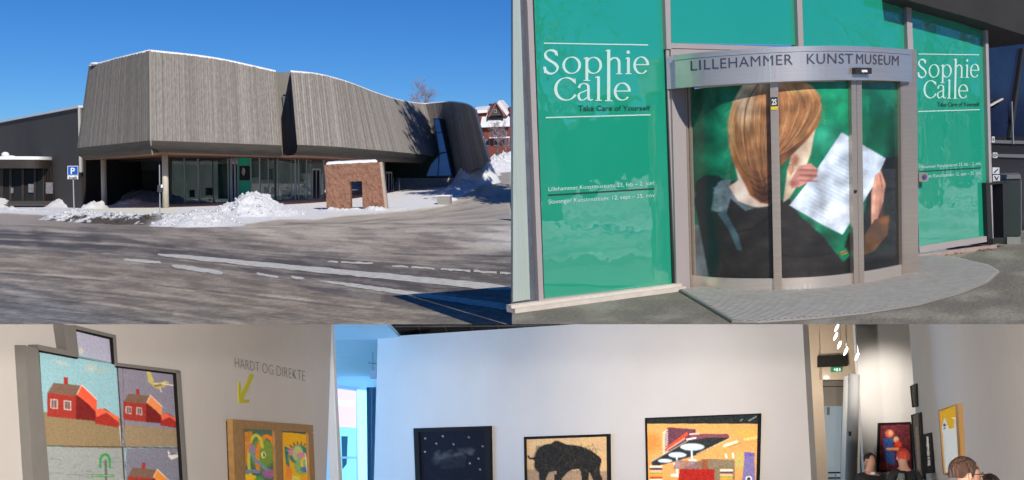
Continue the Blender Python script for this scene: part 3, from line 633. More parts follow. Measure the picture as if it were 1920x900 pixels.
for j, (yy, o) in enumerate(((308.5, .05), (304.5, .02), (303, -.25), (304.5, -.6), (308, -.64))):
    P.append([pg.hit(611.5 + 96 * i / 24, yy - 4.6 * i / 24 + .8 * fbm(i * .3, j, 3) + (3 if i in (0, 24) and j in (1, 2, 3) else 0), o) for i in range(25)])
part(sc_.grid(P), 'snow_cap', SNW, ga, smooth=True)
# concrete block
cb = thing('concrete_block', 'small square grey concrete block with snow on top at the edge of the plaza', 'block', W1, gpt(832, 384))
g = gpt(832, 384); pc = Plane(W1, g, (.12, 1, 0)); part(MB().slab(pc, [(819, 368.5), (843, 368.5), (844, 384.5), (820, 384)], -.8, 0), 'block', mat('grey concrete', col=(.3, .28, .26), rough=.9, var=.15, vs=6, bump=.4), cb)
part(MB().slab(pc, [(818.5, 366), (844, 365.5), (844, 368.3), (818.5, 368.4)], -.8, .02), 'snow_cap', SNW, cb)

# ---- signs
MET = mat('galvanised pole', col=(.5, .5, .5), rough=.4, metal=.7)
g = gpt(139, 394); sg = thing('parking_sign', 'blue square parking sign with small white plate under it on a thin pole', 'parking sign', W1, g)
ps = Plane(W1, g, (0, 1, 0)); part(MB().tube([g - Vector((0, 0, .1)), ps.hit(136.5, 312)], .04, 8), 'pole', MET, sg)
part(MB().slab(ps, [(126.5, 311), (146.5, 311), (146.5, 328.5), (126.5, 328.5)], .05, .08), 'rim', WHT, sg)
part(MB().slab(ps, [(127.4, 312), (145.7, 312), (145.7, 327.8), (127.4, 327.8)], .082, .09), 'blue_plate', mat('traffic sign blue', col=(.01, .1, .42), rough=.35), sg)
t = MB(); text_on(t, 'P', ps, [(132.5, 314), (140.5, 314), (140.5, 326), (132.5, 326)], .1, .02); part(t, 'letter', WHT, sg)
pl_ = part(MB().slab(ps, [(126.5, 329), (146.5, 329), (146.5, 336), (126.5, 336)], .05, .08), 'lower_plate', WHT, sg)
t = MB(); text_on(t, 'Avgift', ps, [(128.5, 330.5), (144.5, 330.5), (144.5, 334.6), (128.5, 334.6)], .09, .02); t.slab(ps, [(128, 334.9), (145, 334.9), (145, 335.6), (128, 335.6)], .082, .09); part(t, 'lettering', DARK, pl_, kind='stuff')
g = gpt(300, 404); s2_ = thing('meter_post', 'thin grey post with a small dark box half way up standing in the snow bank', 'post', W1, g); ps = Plane(W1, g, (0, 1, 0))
part(MB().tube([g - Vector((0, 0, .1)), ps.hit(299, 309)], .03, 8), 'pole', MET, s2_); part(MB().slab(ps, [(295, 347), (305, 347), (305, 360), (295, 360)], .03, .12), 'box', mat('dark box', col=(.05, .05, .055), rough=.5), s2_)
part(MB().slab(ps, [(301.5, 346), (305.5, 346), (305.5, 352), (301.5, 352)], .125, .14), 'label_plate', WHT, s2_)
# small standing signs by the stairs and in the opening
g = gp(738, 83); s3_ = thing('bicycle_stand', 'thin dark metal stand beside the white side door of the glass hall', 'stand', W1, g)
part(MB().tube([g, g + Vector((0, 0, 1.1)), g + Vector((.45, 0, 1.1)), g + Vector((.45, 0, 0))], .035, 6), 'frame', mat('dark steel', col=(.12, .13, .14), rough=.4, metal=.6), s3_)

# ---- red house on the hill
hs = thing('red_house', 'dark red timber house with steep snow-covered gables on the hill at the right', 'house', W1, at(935, 290, 150))
RW = mat('dark red timber', col=(.16, .032, .022), rough=.75, var=.2, vs=3, stretch=(1, 1, 6)); RF = mat('dark roof boards', col=(.06, .045, .045), rough=.8)
ph = Plane(W1, at(930, 260, 150), (-.15, 1, 0))
part(MB().slab(ph, [(904, 236), (1010, 236), (1010, 300), (904, 300)], -9, 0), 'wall', RW, hs)
part(MB().slab(ph, [(888, 212), (912, 210), (912, 262), (888, 262)], -9, -1.5), 'wall', RW, hs)
rf = part(MB().hexa([ph.hit(901, 239, .8), ph.hit(956, 237, .8), ph.hit(956, 213, -3.5), ph.hit(906, 214, -3.5)], [p + Vector((0, 0, .5)) for p in (ph.hit(901, 239, .8), ph.hit(956, 237, .8), ph.hit(956, 213, -3.5), ph.hit(906, 214, -3.5))]), 'snowy_roof', SNW, hs)
part(MB().hexa([ph.hit(887, 213, -1), ph.hit(914, 211, -1), ph.hit(920, 203, -5), ph.hit(893, 206, -5)], [p + Vector((0, 0, .4)) for p in (ph.hit(887, 213, -1), ph.hit(914, 211, -1), ph.hit(920, 203, -5), ph.hit(893, 206, -5))]), 'snowy_roof', SNW, hs)
gbl = part(MB().slab(ph, [(917, 217), (930.5, 193), (946, 215.5)], -5, .6), 'gable', RF, hs)
part(MB().slab(ph, [(915.5, 219), (930.5, 191), (930.5, 194.5), (917.8, 219)], -5, .9), 'barge_board', mat('red barge board', col=(.3, .1, .07), rough=.7), gbl)
part(MB().slab(ph, [(930.6, 191), (948, 217), (945, 217), (930.6, 194.5)], -5, .9), 'barge_board', MATS['red barge board'], gbl)
part(MB().hexa([ph.hit(932, 193, 0), ph.hit(950, 217, 0), ph.hit(958, 213, -7), ph.hit(940, 192, -7)], [p + Vector((.3, 0, .35)) for p in (ph.hit(932, 193, 0), ph.hit(950, 217, 0), ph.hit(958, 213, -7), ph.hit(940, 192, -7))]), 'snowy_roof', SNW, hs)
part(MB().slab(ph, [(956, 200), (1010, 196), (1010, 236), (956, 236)], -9, -1), 'wall', RW, hs)
part(MB().slab(ph, [(919, 194), (923, 194), (923, 206), (919, 206)], -6, -4.5), 'chimney', RF, hs)
for x0, y0, x1, y1 in ((924, 243, 936, 254), (941, 243, 950, 254), (910, 262, 918, 273), (926, 262, 937, 273), (946, 261, 955, 273), (926, 205, 931, 212)):
    f = MB(); iq = frame_bars(f, ph, [(x0, y0), (x1, y0), (x1, y1), (x0, y1)], (1, 1, 1, 1), .0 if y0 > 220 else .6, .12 if y0 > 220 else .72); fo = part(f, 'window', mat('dull white window frame', col=(.3, .3, .3), rough=.6), hs)
    part(MB().slab(ph, iq, .0 if y0 > 220 else .6, .05 if y0 > 220 else .65), 'pane', MATS['dark reflecting pane'], fo)
part(MB().slab(ph, [(918, 257), (956, 256), (956, 258.5), (918, 259)], 0, 1.3), 'balcony_ledge', SNW, hs)
# ---- trees
def bare_tree(label, base, h, seed, cat_='tree', col=(.13, .1, .1), lean=0., dens=1.0, group=None, fr=W1, thick=1.0, name='bare_tree'):
    rnd = random.Random(seed); t = thing(name, label, cat_, fr, base, group); tm = mat('birch bark', col=(.22, .18, .17), rough=.8, var=.3, vs=6); bm_ = mat('thin purple brown twigs', col=col, rough=.8)
    base = Vector(base); pts = [base + Vector((lean * k / 8 * h + .03 * h * fbm(k * .5, seed, 1) * 1, .02 * h * fbm(seed, k * .5, 2), h * .9 * k / 8)) for k in range(9)]
    rad = [.03 * h * thick * (1 - k / 9) ** 1.1 + .01 for k in range(9)]; part(MB().tube(pts, rad, 7), 'trunk', tm, t, smooth=True); mb = MB()
    def tw(p, d, l, r, lev):
        n = 3; q = [p]; v = d
        for k in range(n): v = (v + Vector((rnd.gauss(0, .16), rnd.gauss(0, .16), rnd.gauss(.03, .12)))).normalized(); q.append(q[-1] + v * l / n)
        mb.tube(q, [r, r * .8, r * .6, r * .4], 3, cap=False)
        if lev:
            for _ in range(int(5 * dens)):
                k = rnd.randint(1, 3); e = (v + Vector((rnd.gauss(0, .55), rnd.gauss(0, .55), rnd.gauss(.15, .4)))).normalized(); tw(q[k], e, l * rnd.uniform(.4, .65), r * .55, lev - 1)
    for k in range(int(16 * dens)):
        f = rnd.uniform(.22, .98); i = min(7, int(f * 8)); p = pts[i].lerp(pts[i + 1], f * 8 - i); a = rnd.uniform(0, 6.283); up = .5 + .9 * f
        tw(p, Vector((math.cos(a), math.sin(a), up)).normalized(), h * (.36 - .22 * f) * rnd.uniform(.7, 1.2), .007 * h * thick, 2)
    part(mb, 'crown', bm_, t, kind='stuff'); return t
bare_tree('tall leafless birch rising behind the museum roof', at(797, 235, 150), 6.9, 3, col=(.27, .2, .22), thick=.6, dens=1.5)
bare_tree('smaller leafless birch to the left of the tall one behind the roof', at(776, 225, 152), 3.3, 8, col=(.2, .15, .16), thick=.6)
bare_tree('small dark leafless tree in front of the red house', at(933, 292, 140), 5.0, 12, col=(.03, .028, .03), dens=1.2)
bare_tree('dark leafless shrub beside the road below the red house', at(948, 292, 138), 3.2, 14, col=(.03, .028, .03), dens=1.2, cat_='shrub', name='bare_shrub')
# ============================================================ SET 2: the glass entrance
def cr(px, py): return Vector(((px - 960) / F, -(py - 450) / F, -1.0))
_d1 = cr(4100, 170).normalized(); _h = cr(1400, 275).normalized(); _u = _d1.cross(_h).normalized()
if _u.y < 0: _u = -_u
_y = _u.cross(_d1).normalized(); _rot = Matrix((_d1, _y, _u)).transposed(); _rw = CR @ _rot
_g = cr(1000, 578); _t = -1.6 / (_rot.transposed() @ _g).z
F2 = Frame(Matrix.Translation(EYE + CR @ (_g * _t)) @ _rw.to_4x4())
PF = Plane(F2, (0, 0, 0), (0, -1, 0)); PGd = Plane(F2, (0, 0, 0), (0, 0, 1))
def g2(px, py, off=0): return PGd.hit(px, py, off)
ALU = mat('anodised pinkish grey aluminium', col=(.37, .325, .315), rough=.5, metal=.0, var=.05, vs=3, stretch=(1, 1, .2))
STEEL = mat('brushed stainless steel', col=(.52, .44, .36), rough=.33, metal=.65, var=.1, vs=5, stretch=(.3, .3, 12))
STEELH = mat('brushed stainless band', col=(.88, .78, .68), rough=.3, metal=.82, var=.06, vs=4, stretch=(.5, .5, 14))
GP = mat('emerald film behind glass', col=(.008, .335, .20), rough=.35, spec=.5, coat=2.5, var=.04, vs=1.2)
SEAL = mat('black seal', col=(.02, .02, .02), rough=.6); WLET = mat('pale lettering', col=(.50, .68, .61), rough=.5); DLET = mat('dark lettering', col=(.015, .05, .035), rough=.5)
STN = mat('cream stone sill', col=(.60, .53, .46), rough=.75, var=.12, vs=8, bump=.15)
fa = thing('glass_facade', 'emerald glazed facade in pinkish aluminium framing with white exhibition lettering', 'glass facade', F2, (4, 0, 0))
def sl2(q, t0, t1, name, m, par=fa, label=None): return part(MB().slab(PF, q, t0, t1), name, m, par, label)
sl2([(960, -10), (988, -10), (1012, 568), (960, 575)], -.06, -.04, 'glass_pane', mat('grey reflecting pane', col=(.10, .12, .15), rough=.04, spec=.8, coat=2.6, var=.5, vs=2.5))
sl2([(962, -10), (975, -10), (994, 561), (962, 566)], -.035, -.02, 'curtain', mat('pale green curtain', col=(.36, .42, .38), rough=.8, var=.08, vs=2, stretch=(12, 1, .3), coat=.6), label='pale green curtain strip behind the left pane')
gpanels = [([(1001, -10), (1243.5, -10), (1262, 533), (1021, 560)], 'full'), ([(1257.5, -10), (1493, -10), (1496.5, 84.5), (1259, 80.5)], 'top'), ([(1504.5, -10), (1697, -10), (1702, 93), (1507, 88)], 'top'), ([(1708, -10), (1842, -10), (1857, 441.5), (1723.5, 461.5)], 'full')]
PAN = [sl2(q, -.05, -.02, 'green_panel', GP) for q, _ in gpanels]
for q in ([(988, -10), (1001, -10), (1021, 573), (1011, 575)], [(1246.5, -10), (1257, -10), (1258.5, 92), (1250, 92)], [(1494, -10), (1504, -10), (1507, 90), (1497.5, 90)], [(1699, -10), (1708, -10), (1713, 100), (1702.5, 100)], [(1846, -10), (1851, -10), (1863, 452), (1858, 453)]): sl2(q, -.08, .035, 'mullion', ALU)
for q in ([(1243.7, -10), (1246.4, -10), (1265, 534), (1262.2, 534)], [(998.2, -10), (1001, -10), (1021, 560), (1019.5, 560)], [(1842.5, -10), (1846, -10), (1858.5, 443), (1857.2, 442)]): sl2(q, -.06, .005 if q[0][0] > 1100 else .036, 'seal', SEAL)
sl2([(1257.2, 81), (1500, 89), (1500, 97), (1257.4, 90)], -.05, .03, 'transom', ALU); sl2([(1500.2, 89), (1712, 94), (1712, 104), (1500.2, 99)], -.05, .03, 'transom', ALU)
sl2([(1257.4, 91.5), (1500, 98), (1500, 108), (1258, 103)], -.05, .05, 'transom', ALU)
sl2([(1249, 93), (1302, 104), (1302, 538), (1267, 543)], -.08, .02, 'cladding_panel', ALU)
sl2([(1258, 103), (1283, 106), (1299, 540), (1269, 543)], .021, .05, 'cladding_panel', ALU)
sl2([(960, 573), (1012, 568.5), (1012, 579), (960, 583)], -.08, .03, 'bottom_rail', ALU); sl2([(1021, 560.5), (1262, 533.5), (1267, 542.5), (1013, 577)], -.08, .03, 'bottom_rail', ALU)
sl2([(1723.7, 462), (1857, 442), (1859, 452), (1724.5, 474)], -.08, .03, 'bottom_rail', ALU)
for z0, z1, y in ((.0, .045, -.16), (.045, .075, -.09)):
    a = g2(960, 600).x
    mb = MB().hexa([(-.33, 0, z0), (-.33, y, z0), (1.98, y, z0), (1.98, 0, z0)], [(-.33, 0, z1), (-.33, y, z1), (1.98, y, z1), (1.98, 0, z1)])
    part(mb, 'stone_sill', STN, fa)
part(MB().box(5.05, 8.05, -.05, .0, 0, .05), 'stone_sill', mat('dusty pink stone', col=(.36, .27, .23), rough=.8, var=.2, vs=12), fa)

# lettering "Sophie Calle" drawn with a broad nib, in photo directions of the left panel, then carried to the right panel
def loff(o): return lambda x, y: PF.hit(x, y, 0) + Vector((0, -o + .0, 0))
def rmap(o):
    def f(x, y): p = PF.hit(x, y, 0); return Vector((6.135 + p.x * .962, -o, p.z))
    return f
def title(mapf, par):
    L = [MB()]; k = [0]
    def nl(nm='letter'):
        if L[0].v: part(L[0], nm, WLET, par)
        L[0] = MB(); k[0] = 0
    def st(pts, A, B, ang=12, closed=False): k[0] += 1; stroke(L[0], PF, pts, 0, A, B, ang, mapf(.0015 + .0003 * k[0]), closed)
    def pt(*p): return [(x, y) for x, y in p]
    # S
    st(cat(pt((1045.5, 103), (1043, 97), (1036, 94), (1028, 95.5), (1024, 101), (1026, 108), (1034, 114), (1042, 119), (1047, 126), (1045, 133), (1038, 137.5), (1029, 136.5), (1024, 131), (1022.5, 125)), 4), 2.8, 1.1, 35)
    st(pt((1045.5, 95), (1046.5, 105)), 1.0, .7, 0); st(pt((1022, 125), (1022.6, 137)), 1.0, .7, 0)
    nl()
    def o(cx, cy, rx, ry, th=2.6): st(arc(cx, cy, rx, ry, 0, 360, 30)[:-1], th, .8, 12, True)
    def serif(x, y, w=7): st(pt((x - w, y), (x + w, y)), .5, .9, 0)
    o(1073.5, 122, 15, 15.3); nl()
    st(pt((1102, 107), (1102, 150)), 2.7, 1, 0); serif(1102, 150.5, 6.5); st(pt((1096, 110), (1102, 107.5)), 1.2, 1, 0)
    st(arc(1114.5, 122.3, 13.5, 15, -160, 160, 22), 2.6, .8, 12); nl()
    st(pt((1143, 93), (1143, 188)), 3.0, 1, 0); st(pt((1137, 95.5), (1143, 93)), 1.2, 1, 0); serif(1143, 188.5, 7)
    st(cat(pt((1145, 113), (1151, 108.6), (1157, 108.5), (1161.5, 113), (1162.5, 120), (1162.5, 137.5)), 5), 2.6, 1.2, 5); serif(1162.5, 138, 6); nl()
    st(pt((1180, 107.5), (1180, 137.5)), 2.7, 1, 0); serif(1180, 138, 6); st(pt((1174.5, 110), (1180, 107.5)), 1.2, 1, 0); st(arc(1179.5, 97.5, 1.6, 1.6, 0, 360, 12)[:-1], 1.8, 1.8, 0, True); nl()
    def e(cx, cy, rx, ry): st(arc(cx, cy, rx, ry, 5, -325, 30)[::-1] if 0 else arc(cx, cy, rx, ry, 0, -322, 30), 2.5, .8, 12); st(pt((cx - rx, cy - 1), (cx + rx + 1.5, cy - 1)), .7, 1.0, 0)
    e(1204, 122, 12.5, 15.5); nl()
    # C a l l e
    st(arc(1063.5, 166.5, 20, 21, -38, -330, 30), 3.0, .9, 12); st(pt((1079.5, 147), (1080.5, 157)), 1.0, .8, 0); nl()
    st(cat(pt((1087, 165), (1090, 158.5), (1097, 156.3), (1103.5, 159), (1105, 166), (1105, 182), (1108, 187.5), (1113.5, 186)), 4), 2.5, .9, 8)
    st(cat(pt((1104.5, 168), (1096, 171.5), (1088.5, 175), (1086.5, 181), (1090, 187), (1096, 187), (1104.5, 181.5)), 4), 2.4, .9, 12); nl()
    st(pt((1124, 143), (1124, 187.5)), 2.7, 1, 0); serif(1124, 188, 6); st(pt((1118, 145.5), (1124, 143)), 1.2, 1, 0); nl()
    e(1168.5, 171.5, 13.5, 16); nl()
    st(pt((1021.5, 80.6), (1217, 84)), .9, 1.1, 0); nl('rule'); st(pt((1025, 220.4), (1221.5, 215)), .9, 1.1, 0); nl('rule')
    mb = MB()
    def tx(s_, q, mb_, thin=0.):
        V, Fc = text_mesh(s_, thin); w = V[:, 0].max(); i = len(mb_.v); f = mapf(.0035)
        for x, y, z in V: mb_.v.append(tuple(f(*lerp2(q, x / w, 1 - y / .73))))
        mb_.f += [tuple(i + j for j in ff) for ff in Fc]
    tx('Take Care of Yourself', [(1086, 197), (1221, 197.5), (1221, 206.5), (1086, 208)], mb, .012); f = mapf(.0036); mb.quad(f(1029, 364.7), f(1228.5, 352.5), f(1228.5, 355), f(1029, 367.2)); part(mb, 'dark_lettering', DLET, par, kind='stuff')
    mb = MB(); tx('Lillehammer Kunstmuseum: 23. feb \u2013 2. juni', [(1030, 350.5), (1227, 338.5), (1227, 346.5), (1030, 358.5)], mb); tx('Stavanger Kunstmuseum: 12. sept \u2013 25. nov', [(1030, 374), (1229, 361.5), (1229, 369.5), (1030, 382)], mb); part(mb, 'date_lettering', WLET, par, kind='stuff')
title(lambda o: (lambda x, y: PF.hit(x, y, 0) + Vector((0, .018 - o, 0))), PAN[0])
title(lambda o: (lambda x, y: (lambda p: Vector((6.135 + p.x * .962, .018 - o, p.z)))(PF.hit(x, y, 0))), PAN[3])

# ---- curved sliding door
dr = thing('curved_sliding_door', 'curved stainless steel sliding door under a lettered drum canopy, its glass covered by a large picture', 'door', F2, (3.5, -.6, 0))
plan = cat([(2.0, -.12), (2.12, -.5), (2.5, -.98), (2.95, -1.24), (3.55, -1.30), (4.2, -1.22), (4.75, -1.08)], 14)
plan2 = cat([(2.19, -.04), (2.23, -.5), (2.53, -.96), (2.95, -1.22), (3.55, -1.28), (4.2, -1.20), (4.66, -1.10)], 14)
def setplan(pp_):
    global PLN, PX, NRM
    PLN = [Vector((p[0], p[1], 0)) for p in pp_]; PX = [F2.proj(p + Vector((0, 0, 1.2)))[0] for p in PLN]; NRM = [arcn(k) for k in range(len(PLN))]
    for k in range(len(NRM)):
        if NRM[k].dot(Vector((3.6, 0, 0)) - PLN[k]) > 0: NRM[k] = -NRM[k]
PLN = [Vector((p[0], p[1], 0)) for p in plan]; PX = [F2.proj(p + Vector((0, 0, 1.2)))[0] for p in PLN]
def arcn(k):
    d = (PLN[min(k + 1, len(PLN) - 1)] - PLN[max(k - 1, 0)]).normalized(); return Vector((d.y, -d.x, 0))
NRM = [arcn(k) for k in range(len(PLN))]
for k in range(len(NRM)):
    if NRM[k].dot(Vector((3.6, 0, 0)) - PLN[k]) > 0: NRM[k] = -NRM[k]
def ap(px, z, o=0.):
    k = int(np.clip(np.searchsorted(PX, px) - 1, 0, len(PX) - 2)); u = (px - PX[k]) / (PX[k + 1] - PX[k]); n = NRM[k].lerp(NRM[k + 1], u).normalized()
    p = PLN[k].lerp(PLN[k + 1], u) + n * o; return Vector((p.x, p.y, z))
def band(x0, x1, z0, z1, o0, o1, n=40):
    xs = np.linspace(x0, x1, n + 1); mb = MB(); mb.grid([[ap(x, z0, o0) for x in xs], [ap(x, z0, o1) for x in xs], [ap(x, z1, o1) for x in xs], [ap(x, z1, o0) for x in xs], [ap(x, z0, o0) for x in xs]])
    for x in (x0, x1): mb.quad(ap(x, z0, o0), ap(x, z0, o1), ap(x, z1, o1), ap(x, z1, o0))
    return mb
XA, XB = PX[0], PX[-1]
cz0, cz1 = 2.28, 2.645
co = part(band(XA, 1697, cz0, cz1 - .06, -.02, .09), 'canopy_band', STEELH, dr, smooth=False); part(band(XA, 1697, cz1 - .056, cz1, -.02, .095), 'canopy_trim', STEELH, dr)
tp = MB(); tp.poly([ap(x, cz1 - .004, .05) for x in np.linspace(XA, XB, 30)] + [(4.9, 0, cz1 - .004), (2, 0, cz1 - .004)]); tp.poly([ap(x, cz0 + .01, .05) for x in np.linspace(XA, XB, 30)] + [(4.9, 0, cz0 + .01), (2, 0, cz0 + .01)]); part(tp, 'canopy_top', STEEL, dr)
part(MB().tube([ap(1446, cz0 + .005, .092), ap(1446, cz1 - .07, .092)], .004, 4), 'band_joint', WLET, dr)
def ctext(s_, x0, x1, z0, z1):
    V, Fc = text_mesh(s_, 0, res=3, sp=1.08); w = V[:, 0].max()
    for vs, fs in islands(V, Fc):
        m1 = MB(); m1.v = [tuple(ap(x0 + (x1 - x0) * x / w, z0 + (z1 - z0) * y / .73, .094)) for x, y, z in vs]; m1.f = fs; part(m1, 'letter', LTM, dr)
LTM = mat('dark blue grey lettering', col=(.05, .055, .08), rough=.5); ctext('LILLEHAMMER', 1309, 1486, 2.455, 2.57)
ctext('KUNST', 1510, 1590, 2.455, 2.57)
ctext('MUSEUM', 1596, 1673, 2.455, 2.57)
sn = MB().hexa([ap(1588, 2.345, .092), ap(1617, 2.345, .092), ap(1617, 2.41, .092), ap(1588, 2.41, .092)], [ap(1588, 2.345, .14), ap(1617, 2.345, .14), ap(1617, 2.41, .14), ap(1588, 2.41, .14)]); sno = part(sn, 'motion_sensor', SEAL, dr)
part(MB().hexa([ap(1598, 2.36, .141), ap(1608, 2.36, .141), ap(1608, 2.385, .141), ap(1598, 2.385, .141)], [ap(1598, 2.36, .15), ap(1608, 2.36, .15), ap(1608, 2.385, .15), ap(1598, 2.385, .15)]), 'sensor_window', WHT, sno)
setplan(plan2)
part(band(1296, 1447, .02, .15, -.03, .03), 'bottom_rail', STEELH, dr); part(band(1461, 1592, .02, .15, -.03, .03), 'bottom_rail', STEELH, dr); part(band(1611, 1684, .02, .15, -.03, .03), 'bottom_rail', STEELH, dr)
def post(x0, x1, o0, o1, z0=0.0, z1=cz0 + .01, nm='door_post', m=STEEL): return part(band(x0, x1, z0, z1, o0, o1, 4), nm, m, dr)
post(1290, 1296, -.04, .05); post(1297, 1301, -.04, .02); pl1 = post(1447, 1461.5, -.04, .06, -.0); post(1592, 1601, -.04, .05); post(1601.6, 1611, -.04, .05); post(1684, 1691, -.04, .04); post(1692.5, 1698, -.04, .05)
part(band(1447.6, 1460, 1.99, 2.12, .061, .064, 3), 'sticker', SEAL, pl1); part(band(1447.6, 1460, 1.985, 2.02, .065, .067, 3), 'sticker', mat('yellow sticker', col=(.7, .55, .03), rough=.5), pl1)
_s = MB(); V, Fc = text_mesh('2S', .03); w = V[:, 0].max()
for x, y, z in V: _s.v.append(tuple(ap(1449.5 + 8.5 * x / w, 2.04 + .06 * y / .73, .067)))
_s.f = [tuple(f) for f in Fc]; part(_s, 'sticker_mark', WHT, pl1)
part(MB().tube([ap(1596, 1.06, .05), ap(1596, 1.06, .065)], .018, 10), 'lock', SEAL, dr)
# portal post at the right with its side wall
pq = [Vector((4.46, -1.19, 0)), Vector((4.80, -1.14, 0)), Vector((4.86, -.0, 0)), Vector((4.70, -.0, 0))]
part(MB().hexa([p + Vector((0, 0, .0)) for p in pq], [p + Vector((0, 0, 2.66)) for p in pq]), 'portal_post', STEEL, dr)
part(MB().hexa([(1.90, -.02, 2.28), (2.0, -.14, 2.28), (2.2, -.02, 2.28)], [(1.90, -.02, 2.645), (2.0, -.14, 2.645), (2.2, -.02, 2.645)]), 'canopy_end', STEELH, dr)
lc = MB(); c0 = ap(1277, 2.66, .1); lc.tube([c0 + Vector((-.1, .1, 0)), c0 + Vector((.06, 0, .02))], .03, 8); lc.ball(c0 + Vector((.02, -.02, -.03)), .035); part(lc, 'clamp_lamp', mat('dark clamp', col=(.25, .22, .18), rough=.4, metal=.5), dr)
# the picture
cv = Canvas(1285, 148, 1700, 545, (16, 112, 78))
for x, y, rx, ry, c, al in ((1320, 180, 40, 60, (2, 70, 50), .8), (1365, 240, 30, 70, (30, 165, 120), .8), (1570, 190, 60, 60, (30, 160, 110), .9), (1550, 260, 60, 40, (70, 190, 150), .6), (1650, 220, 40, 70, (5, 80, 50), .9), (1345, 300, 40, 20, (25, 150, 110), .7), (1330, 255, 26, 22, (0, 70, 55), .6), (1660, 170, 30, 30, (20, 110, 70), .6), (1675, 300, 20, 120, (4, 45, 30), .9)): cv.ell(x, y, rx, ry, c, al, soft=.8)
for k in range(26): x = 1300 + rs.rand() * 380; y = 160 + rs.rand() * 190; cv.line([(x, y), (x + rs.randn() * 16, y + 14 + rs.rand() * 30)], 2 + rs.rand() * 5, (40, 150, 110) if k % 2 else (4, 80, 55), .22)
cv.poly([(1300, 420), (1322, 425), (1338, 540), (1296, 540)], (140, 146, 148)); cv.poly([(1302, 375), (1318, 330), (1345, 330), (1352, 420), (1348, 545), (1334, 545)], (22, 34, 42)); cv.ell(1333, 352, 30, 24, (22, 34, 42))
cv.poly([(1640, 300), (1700, 290), (1700, 545), (1560, 545), (1590, 440), (1620, 400)], (24, 26, 22), .95)
cv.poly([(1490, 385), (1525, 400), (1590, 470), (1594, 480), (1570, 500), (1540, 440), (1500, 400)], (14, 120, 80)); cv.ell(1520, 425, 22, 30, (30, 150, 110), .9, .5)
cv.poly([(1335, 400), (1350, 350), (1378, 338), (1400, 378), (1440, 385), (1478, 370), (1500, 405), (1540, 440), (1580, 490), (1592, 545), (1340, 545), (1348, 470)], (40, 37, 34))
for k in range(60): x = 1370 + rs.rand() * 190; y = 400 + rs.rand() * 110; cv.ell(x, y, 10 + rs.rand() * 20, 5 + rs.rand() * 12, (58, 53, 48) if k % 2 else (28, 26, 25), .3, .8)
cv.line([(1380, 435), (1410, 430), (1450, 402)], 3, (20, 19, 18), .9); cv.line([(1440, 475), (1500, 482), (1560, 475)], 3, (18, 18, 18), .8)
cv.poly([(1333, 395), (1340, 352), (1352, 338), (1372, 336), (1366, 352), (1384, 376), (1420, 388), (1398, 396), (1370, 372), (1362, 400)], (112, 128, 134)); cv.poly([(1345, 400), (1360, 395), (1384, 440), (1392, 470), (1382, 468), (1366, 430)], (70, 96, 104))
for k in range(50): x = 1337 + rs.rand() * 36; y = 342 + rs.rand() * 55; cv.ell(x, y, 4, 3, (150, 165, 168) if k % 2 else (80, 98, 106), .35, .6)
cv.poly([(1376, 300), (1384, 338), (1366, 350), (1384, 378), (1420, 390), (1442, 386), (1450, 340), (1440, 300)], (232, 204, 184)); cv.ell(1392, 362, 14, 20, (245, 225, 210), .8, .7); cv.ell(1430, 372, 20, 14, (205, 165, 140), .7, .7)
cv.poly([(1492, 262), (1530, 235), (1520, 290), (1497, 345), (1480, 372), (1468, 380), (1476, 320)], (225, 200, 168)); cv.ell(1490, 300, 10, 14, (190, 110, 80), .8, .5)
cv.blur(2)
hair = [(1392, 160), (1374, 190), (1364, 230), (1366, 270), (1374, 304), (1386, 326), (1396, 344), (1406, 366), (1426, 380), (1447, 384), (1456, 352), (1464, 312), (1486, 290), (1510, 266), (1534, 236), (1542, 204), (1538, 180), (1522, 160), (1498, 150), (1440, 148), (1412, 150)]
hm = cv.m_poly(hair).astype(float)
for _ in range(2): hm = (hm * 2 + np.roll(hm, 1, 0) + np.roll(hm, -1, 0) + np.roll(hm, 1, 1) + np.roll(hm, -1, 1)) / 6
b0 = cv.a.copy(); cv.a[:] = (166, 108, 62)
for e_ in ((1398, 190, 32, 66, (244, 216, 178), .95), (1425, 160, 70, 18, (238, 214, 176), .85), (1440, 200, 16, 60, (176, 118, 70), .8), (1373, 240, 12, 50, (214, 160, 104), .8), (1500, 168, 44, 22, (216, 164, 96), .85), (1505, 225, 40, 50, (128, 76, 38), .9), (1480, 280, 40, 26, (74, 42, 24), .9), (1430, 330, 44, 54, (88, 46, 28), .95), (1455, 260, 13, 110, (58, 32, 20), .7), (1404, 270, 26, 34, (160, 98, 54), .8), (1436, 362, 30, 34, (66, 34, 22), .9)): cv.ell(*e_, soft=.8)
